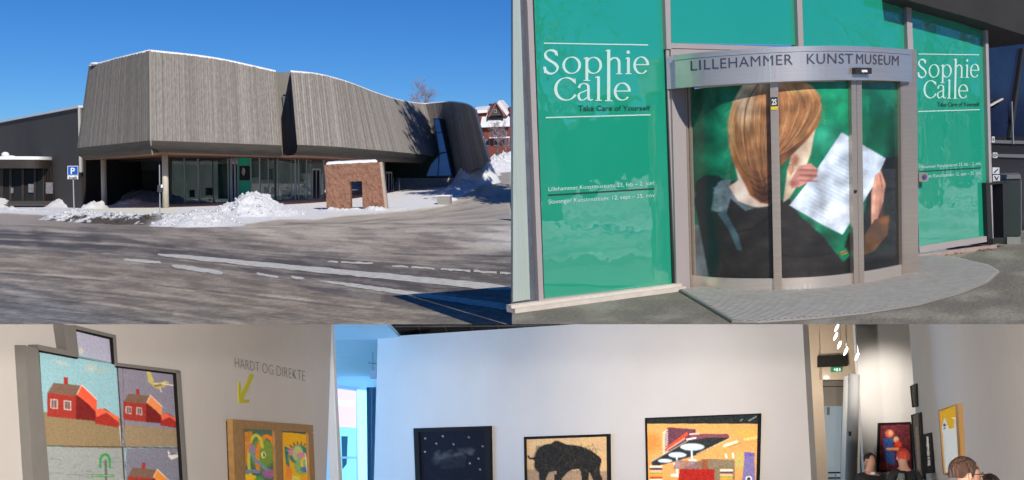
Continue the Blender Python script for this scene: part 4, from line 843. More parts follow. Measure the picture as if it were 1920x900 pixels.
for k in range(900):                                   # strands fall from the crown and gather low on the neck
    a = rs.rand()
    if k % 5 < 3:
        x0, y0 = 1392 + a * 52, 150 + 22 * (1 - a); x1, y1 = 1366 + a * 78 + rs.randn() * 3, 228 + rs.randn() * 6; x2, y2 = 1386 + a * 56 + rs.randn() * 3, 300; x3, y3 = 1412 + a * 34, 352 + rs.randn() * 8; P_ = [(x0, y0), (x1, y1), (x2, y2), (x3, y3)]
    else: x0, y0 = 1450 + a * 70, 150 + 14 * a; x1, y1 = 1468 + a * 72, 196 + rs.randn() * 5; x2, y2 = 1458 + a * 60, 244 + rs.randn() * 5; x3, y3 = 1440 + a * 34, 300 - a * 16; P_ = [(x0, y0), (x1, y1), (x2, y2), (x3, y3)]
    P_ = cat(P_, 3); t0 = rs.randint(0, 5); P_ = P_[t0:t0 + 3 + rs.randint(1, 5)]; mid = P_[len(P_) // 2]; yy = mid[1]
    c = [(246, 206, 150), (120, 72, 40), (208, 144, 86), (84, 48, 28), (182, 120, 68)][rs.randint(5)]; dk = 1 - max(0, (yy - 270) / 130) * .55
    cv.line([(p[0], p[1]) for p in P_], .6 + .7 * rs.rand(), [v * dk for v in c], .16 + .3 * rs.rand())
cv.ell(1396, 192, 28, 60, (250, 226, 190), .62, soft=.9); cv.ell(1424, 158, 56, 14, (244, 222, 184), .6, soft=.9); cv.ell(1502, 166, 40, 16, (236, 190, 120), .55, soft=.9); cv.ell(1372, 250, 8, 50, (232, 190, 140), .5, soft=.9)
cv.line([(p[0], p[1]) for p in cat([(1424, 154), (1400, 196), (1396, 258), (1404, 310)], 6)], 2.4, (92, 52, 30), .7)
for k in range(9): cv.line([(p[0], p[1]) for p in cat([(1400 + k * 2, 322 + k * 6), (1424 + k, 334 + k * 6), (1446, 322 + k * 7)], 4)], 1.6, (34, 20, 14) if k % 2 else (120, 70, 44), .6)
cv.a = cv.a * hm[..., None] + b0 * (1 - hm[..., None])
for k in range(44): y_ = 170 + rs.rand() * 160; cv.line([(1368 + rs.randn() * 3, y_), (1360 + rs.randn() * 5, y_ + 9)], .7, (220, 200, 150), .35)
for k in range(20): a = rs.rand(); cv.line([(1538 + rs.randn() * 2, 178 + a * 50), (1546 + rs.rand() * 3, 182 + a * 52)], .7, (230, 200, 140), .35)
cv.ell(1482, 318, 7, 10, (196, 128, 96), .8, .5); cv.line([(1478, 310), (1485, 308), (1488, 318), (1482, 328)], 1.4, (150, 86, 62), .8); cv.ell(1508, 300, 10, 26, (238, 212, 184), .6, .8)
cv.line([(1384, 378), (1404, 388), (1440, 390)], 2, (70, 80, 84), .7)
for k in range(260): x = 1345 + rs.rand() * 240; y = 400 + rs.rand() * 130; cv.line([(x, y), (x + 4 + rs.rand() * 8, y + rs.randn() * 3)], 1, (66, 60, 54) if k % 2 else (22, 21, 20), .22)
cv.poly([(1578, 248), (1661, 297), (1640, 345), (1580, 440), (1540, 420), (1480, 385), (1520, 335)], (208, 220, 232)); cv.ell(1560, 400, 40, 30, (236, 240, 246), .8, .8); cv.ell(1600, 300, 40, 30, (190, 206, 224), .6, .8)
for k in range(17): x = 1566 - k * 3.6; y = 290 + k * 6.2; cv.line([(x, y), (x + 62 - k, y + 32 - k * .5)], 1.0, (120, 135, 155), .45)
cv.line([(1545, 308), (1625, 352)], 1, (160, 172, 190), .6)
cv.poly([(1482, 340), (1498, 312), (1520, 306), (1534, 318), (1530, 334), (1500, 350), (1484, 354)], (206, 138, 122))
for y in (318, 328, 338): cv.line([(1500, y), (1533, y + 2)], 2, (140, 72, 66), .7); cv.line([(1496, y - 4), (1530, y - 3)], 2.4, (232, 176, 160), .6)
cv.ell(1488, 344, 12, 8, (150, 84, 74), .6, .7)
cv.ell(1530, 336, 6, 4, (235, 220, 215), .8, .4)
cv.poly([(1634, 360), (1642, 328), (1652, 320), (1661, 345), (1656, 380), (1646, 410), (1634, 424)], (212, 150, 122)); cv.line([(1650, 328), (1654, 350)], 2, (120, 60, 48), .8); cv.line([(1640, 340), (1638, 400)], 5, (236, 190, 165), .5); cv.ell(1652, 392, 6, 26, (130, 76, 60), .6, .7)
for k in range(4): cv.line([(1641 + k * 4, 330 + k * 3), (1640 + k * 4, 346 + k * 4)], 1.2, (140, 80, 66), .6)
cv.poly([(1622, 440), (1640, 412), (1668, 402), (1664, 440), (1640, 470), (1616, 480)], (96, 64, 34)); cv.ell(1658, 412, 14, 12, (150, 90, 40), .8, .6)
cv.ell(1582, 474, 10, 4, (190, 140, 60), .9, .3, -.3); cv.line([(1572, 478), (1592, 470)], 1.5, (60, 40, 20))
cv.poly([(1296, 518), (1592, 520), (1592, 545), (1296, 545)], (14, 14, 13), .5); cv.poly([(1608, 490), (1700, 470), (1700, 545), (1608, 545)], (12, 12, 11), .7)
cv.cloud(.3, .03, .03, 3); cv.blur(1); cv.noise(4)
def printed_arc(x0, x1):
    xs = np.linspace(x0, x1, int((x1 - x0) / 1.5) + 2); zs_ = np.linspace(.14, 2.27, 250); mb = MB().grid([[ap(x, z, 0.0) for x in xs] for z in zs_])
    x, y = F2.projn(np.array(mb.v)); mb.c = cv.sample(x, y, .95); return mb
PRM = mat('printed film behind door glass', rough=.4, attr=True, coat=1.25)
for x0, x1 in ((1299, 1447), (1461, 1592), (1611, 1685)): part(printed_arc(x0, x1), 'picture_panel', PRM, dr)

# ---- button box, mat, ground
bb = MB().slab(PF, [(1723, 325), (1740, 324), (1740.5, 340), (1723.5, 341)], .0, .09); bo = single(bb, 'door_opener_button', STEEL, 'small square metal door opener box with a round blue mark beside the portal post', 'push button', F2)
_r = MB(); stroke(_r, PF, arc(1733.5, 332, 3.6, 4.2, 0, 360, 16)[:-1], .095, .8, .8, 0, closed=True); _r.slab(PF, [(1732, 330), (1735, 330), (1735, 334.5), (1732, 334.5)], .0905, .096); part(_r, 'wheelchair_mark', mat('blue mark', col=(.03, .06, .2), rough=.5), bo)
matp = [(1274, 546), (1320, 573), (1375, 606), (1420, 607), (1520, 600), (1620, 590), (1720, 574), (1800, 552), (1850, 532), (1872, 512), (1850, 500), (1800, 488), (1742, 478)]
MP = [g2(x, y) for x, y in matp]
dm = thing('entrance_grating', 'large half-round ribbed metal entrance grating on the ground before the curved door', 'door mat', F2, (3.7, -1, 0))
part(MB().hexa([p + Vector((0, 0, .004)) for p in MP], [p + Vector((0, 0, .012)) for p in MP]), 'base_plate', mat('dark grating gap', col=(.16, .15, .135), rough=.9), dm)
rb = MB(); pts2 = [(p.x, p.y) for p in MP]; rib = mat('worn aluminium rib', col=(.50, .47, .42), rough=.6, metal=.0, var=.2, vs=9)
sx = min(p[0] for p in pts2)
while sx < max(p[0] for p in pts2):
    ys = []
    for i in range(len(pts2)):
        (x1, y1), (x2, y2) = pts2[i], pts2[(i + 1) % len(pts2)]
        if (x1 < sx) != (x2 < sx): ys.append(y1 + (sx - x1) / (x2 - x1) * (y2 - y1))
    if len(ys) >= 2: rb.box(sx, sx + .032, min(ys) + .01, max(ys) - .01, .012, .028)
    sx += .058
part(rb, 'rib', rib, dm, kind='stuff')
rim = MB().tube([p + Vector((0, 0, .01)) for p in MP[:-1]], .018, 6); part(rim, 'rim', mat('dull grating edge', col=(.22, .21, .19), rough=.7), dm)
g2c = Canvas(960, 430, 1980, 612, (106, 102, 94)); n_ = np.array([[fbm(x * .012, y * .05, 21) for x in range(960, 1984, 6)] for y in range(430, 616, 3)]); n_ = np.repeat(np.repeat(n_, 3, 0), 6, 1)[:g2c.h, :g2c.w]
g2c.put(np.clip(n_ * .8, 0, .4), (150, 148, 142)); g2c.put(np.clip(-n_ * .8, 0, .4), (84, 82, 80))
for q in ([(1724, 480), (1760, 474), (1870, 452), (1880, 456), (1790, 484)],): g2c.poly(q, (176, 158, 142), .4)
P = []
for py in list(np.linspace(608, 560, 26)) + list(np.linspace(558, 432, 60)): P.append([g2(px, py) for px in np.linspace(960, 1990, 130)])
mb = MB().grid(P); x, y = F2.projn(np.array(mb.v)); mb.c = g2c.sample(x, y, 1 / .78) * np.array((1.04, 1, .94))
keep = [f for f in mb.f if not (min(mb.v[k][1] for k in f) > .12 and max(mb.v[k][0] for k in f) < 7.6)]; mb.f = keep
struct(mb, 'pavement', mat('grainy asphalt', rough=.85, attr=True, var=.42, vs=22, bump=.5, bs=26), F2)
q = [g2(1990, 432), g2(1990, 608)] + [g2(1990, 608) + Vector(p) for p in ((-1.2, -3.2, 0), (3, -11, 0), (40, -40, 0), (60, 5, 0))]
struct(MB().poly(q), 'snowy_yard', mat('yard of snow and bare asphalt', col=(.5, .5, .5), rough=.8, var=.95, vs=.55, stretch=(.5, 1, 1), var2=.3, vs2=3), F2)
# ---- overhang and recess on the right
ov = thing('roof_overhang', 'black overhanging soffit above the right end of the glass facade', 'overhang', F2, (8, 0, 3.3))
part(MB().slab(PF, [(1690, -3), (1848, 41.5), (1856, 45), (1960, 78), (1960, -60), (1690, -60)], -1.6, .28), 'soffit', mat('black soffit board', col=(.022, .02, .018), rough=.8, var=.3, vs=2), ov)
PR = Plane(F2, (0, 1.5, 0), (0, -1, 0)); rc = thing('recessed_glass_wall', 'dark blue recessed glass wall with grey rails beyond the right green panel', 'glass wall', F2, (10, 1.5, 0))
part(MB().slab(PR, [(1800, -10), (1990, -10), (1990, 470), (1800, 470)], -.1, 0), 'glass_pane', mat('dark blue glass', col=(.012, .02, .05), rough=.08, spec=.5, var=.4, vs=1), rc)
GL_ = mat('dull grey rail', col=(.12, .125, .13), rough=.5)
for q in ([(1852, 262), (1990, 266), (1990, 272), (1852, 268)], [(1852, 288), (1990, 291), (1990, 298), (1852, 294)]): part(MB().slab(PR, q, .02, .05), 'rail', GL_, rc)
part(MB().slab(PR, [(1852, 256), (1990, 256), (1990, 470), (1852, 470)], .001, .01), 'lower_panel', mat('blackish lower glazing', col=(.02, .02, .022), rough=.15), rc)
part(MB().slab(PR, [(1893, 258), (1918, 90), (1921, 90), (1899, 258)], .01, .06), 'brace', SEAL, rc); part(MB().slab(PR, [(1897, 190), (1898.4, 190), (1901.5, 270), (1900, 270)], .06, .08), 'thin_rod', SIL, rc)
part(MB().slab(PR, [(1857, 197), (1881, 184), (1882, 186), (1857, 200)], .06, .1), 'door_closer_arm', mat('sunlit tube', col=(.6, .55, .45), rough=.4), rc)
for k, (x, y, w_, h_) in enumerate(((1860, 256, 5, 11), (1862, 286, 8, 10), (1861, 314, 13, 12), (1862, 328, 13, 12))):
    Ps = Plane(F2, (0, .1, 0), (0, -1, 0)); o = single(MB().slab(Ps, [(x, y), (x + w_, y), (x + w_, y + h_), (x, y + h_)], 0, .01), 'door_sticker', mat('white sticker', col=(.55, .55, .55), rough=.5), ['narrow white sticker, topmost on the dark glass beside the green panel', 'small white square sticker with a dark ring, second from the top', 'white sticker with a dark slanted pictogram, third from the top', 'white sticker with a dark forked pictogram, lowest above the bin'][k], 'sticker', F2, group='stickers on the dark glass')
    _r = MB()
    if k == 1: stroke(_r, Ps, arc(x + w_ / 2, y + h_ / 2, 2.4, 2.6, 0, 360, 12)[:-1], .015, .7, .7, 0, closed=True)
    elif k == 0: _r.slab(Ps, [(x + 1.5, y + 3), (x + 3.5, y + 3), (x + 3.5, y + 8), (x + 1.5, y + 8)], .011, .013)
    elif k == 2: _r.slab(Ps, [(x + 2, y + 9.5), (x + 10, y + 2), (x + 11, y + 4), (x + 5, y + 10)], .011, .013)
    else: _r.slab(Ps, [(x + 2, y + 2), (x + 4, y + 2), (x + 7, y + 7), (x + 10, y + 2), (x + 11, y + 3), (x + 8, y + 10), (x + 6, y + 10)], .011, .013)
    part(_r, 'pictogram', SEAL, o)
# black leaflet stand and grey green bin
Pk = Plane(F2, (8.3, .0, 0), (0, -1, 0)); ls_ = thing('leaflet_stand', 'black narrow leaflet stand beside the green panel, partly hidden by the bin', 'stand', F2, Pk.hit(1870, 456))
part(MB().slab(Pk, [(1852, 345), (1886, 341), (1888, 454), (1856, 458)], -.4, -.3), 'back', SEAL, ls_)
for q in ([(1849, 345), (1857, 344), (1862, 457), (1853, 459)], [(1880, 342), (1888, 341), (1888, 455), (1882, 456)], [(1849, 343), (1888, 339), (1888, 343), (1849, 347)], [(1854, 448), (1888, 445), (1888, 455), (1854, 459)]): part(MB().slab(Pk, q, -.3, .05), 'side', SEAL, ls_)
for q, c in (([(1861, 359), (1866, 358), (1866, 366), (1861, 367)], (.6, .6, .6)), ([(1862, 372), (1880, 370), (1880, 382), (1863, 384)], (.3, .03, .03)), ([(1863, 422), (1868, 421), (1868, 428), (1863, 429)], (.5, .45, .4)), ([(1862, 425), (1880, 422), (1880, 440), (1863, 442)], (.1, .1, .1))): part(MB().slab(Pk, q, -.25, -.2), 'leaflet', mat('leaflet %.2f' % c[1], col=c, rough=.6), ls_)
bn = thing('litter_bin', 'dark grey-green square litter bin with a lid at the right edge', 'bin', F2, g2(1905, 458)); A = g2(1888, 458); B = g2(1914, 458); Dd = B + Vector((.75, .5, 0)); A2 = A + Vector((.55, .62, 0))
zt = Pk.hit(1888, 334).z * 1.0
def zat(p, py):
    lo, hi = 0, 3
    for _ in range(30):
        m_ = (lo + hi) / 2
        if F2.proj((p.x, p.y, m_))[1] > py: lo = m_
        else: hi = m_
    return m_
zt = zat(B, 335); BG = mat('dark grey green bin steel', col=(.035, .05, .045), rough=.5, var=.1, vs=3); BS = mat('pale bin side', col=(.2, .21, .21), rough=.5)
fl = [A, B, Dd, A2]; part(MB().hexa([p + Vector((0, 0, .13)) for p in fl], [Vector((p.x, p.y, zt)) for p in fl]), 'body', BG, bn)
cc = (A + Dd) / 2; part(MB().hexa([cc + (p - cc) * .96 for p in fl], [cc + (p - cc) * .96 + Vector((0, 0, .129)) for p in fl]), 'plinth', mat('pale plinth', col=(.3, .32, .29), rough=.7), bn)
part(MB().hexa([cc + (p - cc) * 1.04 + Vector((0, 0, zt + .001)) for p in fl], [cc + (p - cc) * .98 + Vector((0, 0, zt + .06)) for p in fl]), 'lid', mat('grey lid', col=(.13, .14, .14), rough=.5), bn)
nB = (Dd - B).normalized(); nn = Vector((nB.y, -nB.x, 0)); o = [B + nn * .012 + nB * .02, Dd + nn * .012 - nB * .02]; part(MB().hexa([o[0] + Vector((0, 0, .15)), o[1] + Vector((0, 0, .15)), o[1] + Vector((0, 0, zt - .02)), o[0] + Vector((0, 0, zt - .02))], [q_ - nn * .01 for q_ in (o[0] + Vector((0, 0, .15)), o[1] + Vector((0, 0, .15)), o[1] + Vector((0, 0, zt - .02)), o[0] + Vector((0, 0, zt - .02)))]), 'side_plate', BS, bn)
part(MB().hexa([o[0] + nB * .12 + nn * .004 + Vector((0, 0, zt - .3)), o[1] + nn * .004 + Vector((0, 0, zt - .3)), o[1] + nn * .004 + Vector((0, 0, zt - .15)), o[0] + nB * .12 + nn * .004 + Vector((0, 0, zt - .15))], [o[0] + nB * .12 + Vector((0, 0, zt - .3)), o[1] + Vector((0, 0, zt - .3)), o[1] + Vector((0, 0, zt - .15)), o[0] + nB * .12 + Vector((0, 0, zt - .15))]), 'opening', DARK, bn)
# fallen leaves along the right sill
lv = MB()
for k in range(60):
    c = g2(1726 + rs.rand() * 110, 480 - rs.rand() * 22) if 0 else Vector((5.2 + rs.rand() * 2.6, -.06 - rs.rand() * .12, .01)); a = rs.rand() * 3; u = Vector((math.cos(a), math.sin(a), .2)) * .03; v_ = Vector((-math.sin(a), math.cos(a), .1)) * .02; lv.quad(c - u, c - v_, c + u, c + v_)
struct(lv, 'leaf_litter', mat('dry leaves', col=(.25, .16, .1), rough=.8), F2, kind='stuff')
# trees of the forecourt behind the photographer (seen in the glass, shade on the ground)
bare_tree('leafless tree on the forecourt to the right of the camera', g2(1800, 600) + Vector((5.2, -7.0, 0)), 7, 21, dens=.9, fr=F2)
bare_tree('leafless tree further right on the snowy forecourt', g2(1990, 608) + Vector((14, -3, 0)), 9, 22, dens=.9, fr=F2)
bare_tree('tall leafless tree at the far side of the snowy forecourt', g2(1990, 608) + Vector((24, -9, 0)), 12, 23, dens=.9, fr=F2)
# ============================================================ SET 3: the gallery under the street
GA = math.atan(410 / F)
G = Frame(Matrix.Translation(EYE) @ Matrix.Rotation(-(PITCH + GA), 4, 'X'))
WALL = mat('warm white gallery wall', col=(.60, .575, .555), rough=.9, var=.03, vs=1.5, bump=.06, bs=60); WALLD = mat('beige inner wall', col=(.52, .44, .36), rough=.9, var=.04, vs=2)
PL = Plane(G, (-4.8, 0, 0), (1, -.1, 0)); PB = Plane(G, (-2.77, 22, 0), (6.0, 7.13, 0)); PRt = Plane(G, (2.2, 0, 0), (1, -.25, 0)); PM = Plane(G, (0, 21, 0), (0, -1, 0)); PC = Plane(G, (0, 26, 0), (0, -1, 0))
TOP = 607.6
def wallq(pl, x0, x1, t0=TOP, t1=TOP, th=.15, name='wall', m=WALL):
    a, b = pl.hit(x0, t0), pl.hit(x1, t1); c, d = Vector((b.x, b.y, -1.6)), Vector((a.x, a.y, -1.6)); o = -pl.n * th
    return struct(MB().hexa([a, b, c, d], [p + o for p in (a, b, c, d)]), name, m, G)
def ptL(y): return Vector((-4.8 + .1 * y, y, 0))
# left wall, near part reaches behind the camera
e0 = PL.hit(622, TOP); e1_ = PL.hit(626.5, TOP)
def topz(x, y):                              # height of the ceiling sheet over (x, y) in the gallery frame
    al = math.atan(158 / F); be = GA - al; return y * math.tan(be) if y > 0 else 0.0
def wallxy(x0, y0, x1, y1, th, name='wall', m=WALL):
    a, b = Vector((x0, y0, topz(x0, y0))), Vector((x1, y1, topz(x1, y1))); c, d = Vector((x1, y1, -1.6)), Vector((x0, y0, -1.6)); n = Vector((y0 - y1, x1 - x0, 0)).normalized() * th
    return struct(MB().hexa([a, b, c, d], [p + n for p in (a, b, c, d)]), name, m, G)
def segwall(x0, y0, x1, y1, th, m=WALL, name='wall'):
    if y0 < 0 < y1: t = -y0 / (y1 - y0); xm = x0 + (x1 - x0) * t; wallxy(x0, y0, xm, 0, th, name, m); wallxy(xm, 0, x1, y1, th, name, m)
    else: wallxy(x0, y0, x1, y1, th, name, m)
segwall(ptL(-6).x, -6, e0.x, e0.y, .25)
segwall(2.2 - .25 * 6, -6, 2.2, 0, -.25); 
rc_ = PRt.hit(1697, 700); segwall(2.2, 0, 2.2 + .25 * 17.75, 17.75, -.25)
wallxy(ptL(-6).x - .3, -6.1, 2.2 - 1.5 + .3, -6.1, -.2)
wallq(PB, 708, 1505, 632, TOP) if 0 else None
a, m_, b = PB.hit(708, 632), PB.hit(1085, TOP), PB.hit(1505, TOP); lo = [Vector((p.x, p.y, -1.6)) for p in (b, a)]; o = -PB.n * .2
struct(MB().hexa([a, m_, b] + lo, [p + o for p in [a, m_, b] + lo]), 'wall', WALL, G)
wallq(PM, 1603, 1725, name='wall'); 
PQ = Plane(G, (0, 24, 0), (0, -1, 0)); wallq(PQ, 1500, 1536, name='wall', m=WALLD)
# corridor mouth: lintel, inner faces, far wall
def wbox(pl, q, t0, t1, name, m): return struct(MB().slab(pl, q, t0, t1), name, m, G)
wbox(PQ, [(1536, TOP), (1612, TOP), (1612, 712), (1536, 712)], -.3, 0, 'wall', WALLD)
wbox(PC, [(1520, 700), (1612, 700), (1612, 960), (1520, 960)], -.2, 0, 'wall', WALLD)
wbox(Plane(G, (0, 23, 0), (0, -1, 0)), [(1590, 704), (1613, 700), (1612, 960), (1582, 960)], -.3, 0, 'wall', mat('cool white pier', col=(.42, .42, .42), rough=.85))
cw_ = MB().tube([PM.hit(1601, 702, .1), PM.hit(1594, 960, .1)], .11, 16); single(cw_, 'round_column', mat('cool white pier'), 'slim white round column between the corridor mouth and the red painting wall', 'column', G, smooth=True)
# ceiling sheet, floor
ce = MB(); al = math.tan(GA - math.atan(158 / F)); HX, HY0, HY1 = 2.0, -1.0, 1.1
def cq(x0, x1, y0, y1): ce.quad(*[(x, y, topz(x, y) + .0) for x, y in ((x0, y0), (x1, y0), (x1, y1), (x0, y1))])
for x0, x1, y0, y1 in ((-6.2, -HX, -6.4, 0), (-6.2, -HX, 0, 13), (HX, 7.5, 0, 13), (HX, 7.5, -6.4, 0), (-HX, HX, -6.4, HY0), (-HX, HX, HY1, 13), (-12, 14, 13, 40)): cq(x0, x1, y0, y1)
struct(ce, 'ceiling', mat('pale ceiling and street deck', col=(.5, .49, .48), rough=.9), G)
struct(MB().quad((-14, -6.4, -1.6), (14, -6.4, -1.6), (14, 40, -1.6), (-14, 40, -1.6)), 'floor', mat('grey wooden gallery floor', col=(.28, .22, .17), rough=.5, var=.15, vs=1, stretch=(8, .4, 1)), G)
struct(MB().quad((-14, 40, -1.6), (14, 40, -1.6), (14, 40, 4.6), (-14, 40, 4.6)).quad((14, 17, -1.6), (14, 40, -1.6), (14, 40, 4.6), (14, 17, 2.6)), 'outer_wall', WALLD, G)
# ---- side room with bright window light, seen past the left wall
BLW = mat('cool lit plaster', col=(.55, .80, .95), rough=.9)  # blue of the window light put into the plaster colour
zc = 2.42
sc0 = thing('side_room_ceiling', 'pale blue lit ceiling panels of the side room beside the left wall', 'ceiling', G, (-6, 26, zc))
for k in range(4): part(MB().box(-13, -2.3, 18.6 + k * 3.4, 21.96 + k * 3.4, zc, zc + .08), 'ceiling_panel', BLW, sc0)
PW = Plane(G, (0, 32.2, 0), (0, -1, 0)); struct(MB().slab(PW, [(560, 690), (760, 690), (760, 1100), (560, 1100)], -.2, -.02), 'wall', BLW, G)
wn_ = thing('window', 'tall bright window with white frames and a sheer curtain in the blue side room', 'window', G, PW.hit(670, 960))
SKYE = lambda n, c, s_: mat(n, col=(.1, .1, .1), rough=.4, emit=tuple(lin(c)), es=s_)
part(MB().slab(PW, [(633, 727), (668, 733), (668, 960), (633, 960)], .0, .02), 'pane', SKYE('bright window lilac', (214, 192, 240), 1.5), wn_)
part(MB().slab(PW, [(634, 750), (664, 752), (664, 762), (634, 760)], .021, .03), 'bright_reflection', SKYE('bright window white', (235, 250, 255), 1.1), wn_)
part(MB().slab(PW, [(636, 800), (668, 802), (668, 960), (636, 960)], .022, .032), 'pane', SKYE('bright window cyan', (130, 215, 240), 1.3), wn_)
part(MB().slab(PW, [(640, 818), (652, 818), (650, 870), (642, 880)], .033, .04), 'dark_reflection', mat('deep teal', col=(.02, .13, .2), rough=.5), wn_)
for q in ([(630, 724), (672, 731), (672, 734), (630, 728)], [(668, 730), (671, 730), (672, 960), (669, 960)], [(634, 856), (668, 856), (668, 860), (634, 860)]): part(MB().slab(PW, q, .04, .1), 'window_frame', mat('white blue frame', col=(.5, .7, .85), rough=.5), wn_)
cu = MB(); P = []
for j in range(14): P.append([PW.hit(669 + 22 * i / 40 + j * .3, 730 + j * 20 + i * .05, .25 + .1 * math.sin(i * 1.1)) for i in range(41)])
single(cu.grid(P), 'sheer_curtain', mat('glowing sheer curtain', col=(.55, .78, .88), rough=.8, emit=(.5, .82, 1.0), es=.7), 'pale sheer curtain hanging beside the bright side-room window', 'curtain', G, smooth=True)  # emission stands in for daylight shining through the curtain
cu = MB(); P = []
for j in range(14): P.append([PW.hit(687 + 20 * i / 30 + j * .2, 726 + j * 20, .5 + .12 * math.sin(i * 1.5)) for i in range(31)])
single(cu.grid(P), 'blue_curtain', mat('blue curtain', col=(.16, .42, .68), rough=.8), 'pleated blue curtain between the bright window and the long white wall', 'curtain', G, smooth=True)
hp = Plane(G, (0, 24, 0), (0, -1, 0)); fx = thing('hanging_projector', 'small pale box hanging on a rod from the side room ceiling', 'projector', G, hp.hit(699, 708))
part(MB().slab(hp, [(693.5, 694), (704.5, 694), (705, 709), (694, 709)], -.15, 0), 'box', mat('pale blue box', col=(.5, .6, .72), rough=.5), fx); part(MB().slab(hp, [(698.6, 660), (699.6, 660), (699.8, 694), (698.8, 694)], -.1, -.08), 'rod', mat('grey rod', col=(.15, .2, .28), rough=.5), fx); part(MB().slab(hp, [(690, 679.5), (707, 681), (707, 682.5), (690, 681)], -.1, -.08), 'bracket', mat('grey rod'), fx)
# dark open ceiling structure above the wall top
tr = thing('ceiling_beam_frame', 'dark sloping ceiling beam with glazed strips above the white wall and side room', 'beam', G, hp.hit(760, 615))
hb = Plane(G, (0, 23.3, 0), (0, -1, 0)); CB = mat('dark ceiling beam', col=(.05, .05, .055), rough=.7); CG_ = mat('grey ceiling beam', col=(.3, .32, .36), rough=.7); hc = Plane(G, (0, 25.3, 0), (0, -1, 0))
for q, m_, nm in (([(618, 606), (648, 606), (712, 633), (712, 642), (618, 612)], CG_, 'beam'), ([(648, 606), (676, 606), (740, 630), (712, 634)], CB, 'beam')): part(MB().slab(hb, q, -.2, 0), nm, m_, tr)
part(MB().slab(hc, [(660, 600), (1110, 600), (1110, 640), (660, 640)], -.2, -.05), 'dark_panel', CB, tr)
for q in ([(685, 608), (715, 606), (752, 630), (726, 630)],): part(MB().slab(hc, q, -.04, .05), 'glazed_strip', SKYE('ceiling strip blue', (110, 170, 225), .7), tr)
for x in (780, 830, 880, 930, 980, 1030): part(MB().slab(hc, [(x, 606), (x + 3, 606), (x + 16, 640), (x + 13, 640)], -.04, .02), 'slat', mat('brown slat', col=(.16, .14, .12), rough=.8), tr)
part(MB().slab(hc, [(740, 611), (1060, 609.5), (1060, 611.5), (740, 613.5)], .03, .05), 'slat', CG_, tr)

# ---- pictures
PRN = mat('painted canvas', spec=.2, rough=.85, attr=True, bump=.15, bs=80)
def picture(name, label, pl, q, cvs, frame_m, wpx, t=.05, step=1.5, cat_='painting', gain=1.7, group=None, canvas_name='canvas'):
    T = thing(name, label, cat_, G, pl.hit((q[2][0] + q[3][0]) / 2, (q[2][1] + q[3][1]) / 2), group)
    mb = MB(); iq = frame_bars(mb, pl, q, wpx, .0, t); part(mb, 'frame', frame_m, T); part(print_grid(pl, iq, cvs, t * .6, step, gain), canvas_name, PRN, T); part(MB().slab(pl, iq, .001, t * .5), 'backing', frame_m, T); return T
BLK = mat('black frame', col=(.012, .011, .011), rough=.8, spec=.15); GRY = mat('grey painted frame', col=(.20, .195, .185), rough=.8, var=.08, vs=5)
# red house screen prints: an irregular grey boxed set
c = Canvas(60, 600, 370, 985, (150, 196, 208))
def house(x, y, s_, back, gable=(244, 150, 100), wallc=(168, 58, 48), roof=(128, 100, 86), win=2):
    P_ = lambda *p: [(x + a * s_, y + b * s_ + a * s_ * .10) for a, b in p]
    c.poly(P_((0, 0), (9, -16), (50, -16), (42, 0)), roof); c.poly(P_((24, -16), (24, -26), (30, -26), (30, -16)), (176, 52, 40)); c.poly(P_((0, 0), (42, 0), (42, 34), (0, 34)), wallc)
    c.poly(P_((42, 0), (50, -16), (72, 2), (72, 34), (42, 34)), (120, 34, 34)); c.poly(P_((43, -2), (50, -17), (72, 2), (72, 22), (62, 12)), gable); c.line(P_((43, -2), (50, -17), (72, 2)), 1.5, (240, 232, 220))
    for w_ in range(win): a = 4 + w_ * 20; c.poly(P_((a, 8), (a + 11, 8), (a + 11, 22), (a, 22)), (214, 196, 190)); c.poly(P_((a + 1.5, 9.5), (a + 9.5, 9.5), (a + 9.5, 20.5), (a + 1.5, 20.5)), (120, 96, 96)); c.line(P_((a + 5.5, 8), (a + 5.5, 22)), .8, (214, 196, 190))
    c.poly(P_((70, 18), (84, 14), (104, 26), (104, 40), (70, 38)), (170, 50, 44)); c.poly(P_((70, 18), (78, 14), (104, 24), (104, 32), (86, 20), (72, 28)), (240, 110, 76))
c.poly([(76, 772), (228, 785), (232, 845), (84, 836)], (150, 132, 100)); house(89, 737, 1.28, 0, (240, 96, 66)); c.ell(115, 680, 22, 5, (214, 206, 196), .6, .7, .3); c.ell(170, 690, 16, 10, (216, 206, 190), .6, .8); c.line([(182, 700), (188, 692), (206, 691)], 2, (196, 190, 160))
c.poly([(140, 608), (218, 622), (216, 682), (146, 664)], (178, 180, 204)); c.ell(152, 658, 6, 8, (218, 212, 204), .8, .5)
c.poly([(220, 684), (340, 700), (352, 836), (232, 836)], (140, 138, 156)); c.poly([(232, 795), (348, 808), (350, 838), (234, 838)], (158, 140, 112)); house(232, 753, 1.0, 0, (242, 150, 92))
c.poly([(275, 695), (281, 695), (289, 714), (284, 720), (278, 716)], (206, 190, 112)); c.poly([(282, 716), (296, 718), (312, 714), (318, 718), (308, 726), (294, 730), (286, 724)], (196, 178, 104)); c.line([(306, 720), (327, 723)], 2, (240, 238, 228)); c.line([(288, 719), (300, 720), (312, 716)], 1.6, (236, 232, 216)); c.line([(290, 724), (302, 721)], 1.6, (70, 58, 56)); c.line([(300, 728), (303, 735)], 1.6, (236, 232, 216))
c.poly([(84, 838), (233, 841), (240, 985), (84, 985)], (158, 166, 166)); c.poly([(236, 840), (352, 841), (360, 985), (238, 985)], (132, 134, 152)); house(240, 893, 1.1, 0, (242, 150, 70)); c.poly([(314, 842), (322, 854), (342, 844), (338, 856), (322, 862), (316, 856)], (226, 228, 224)); c.line([(318, 852), (340, 850)], 1.4, (90, 90, 90))
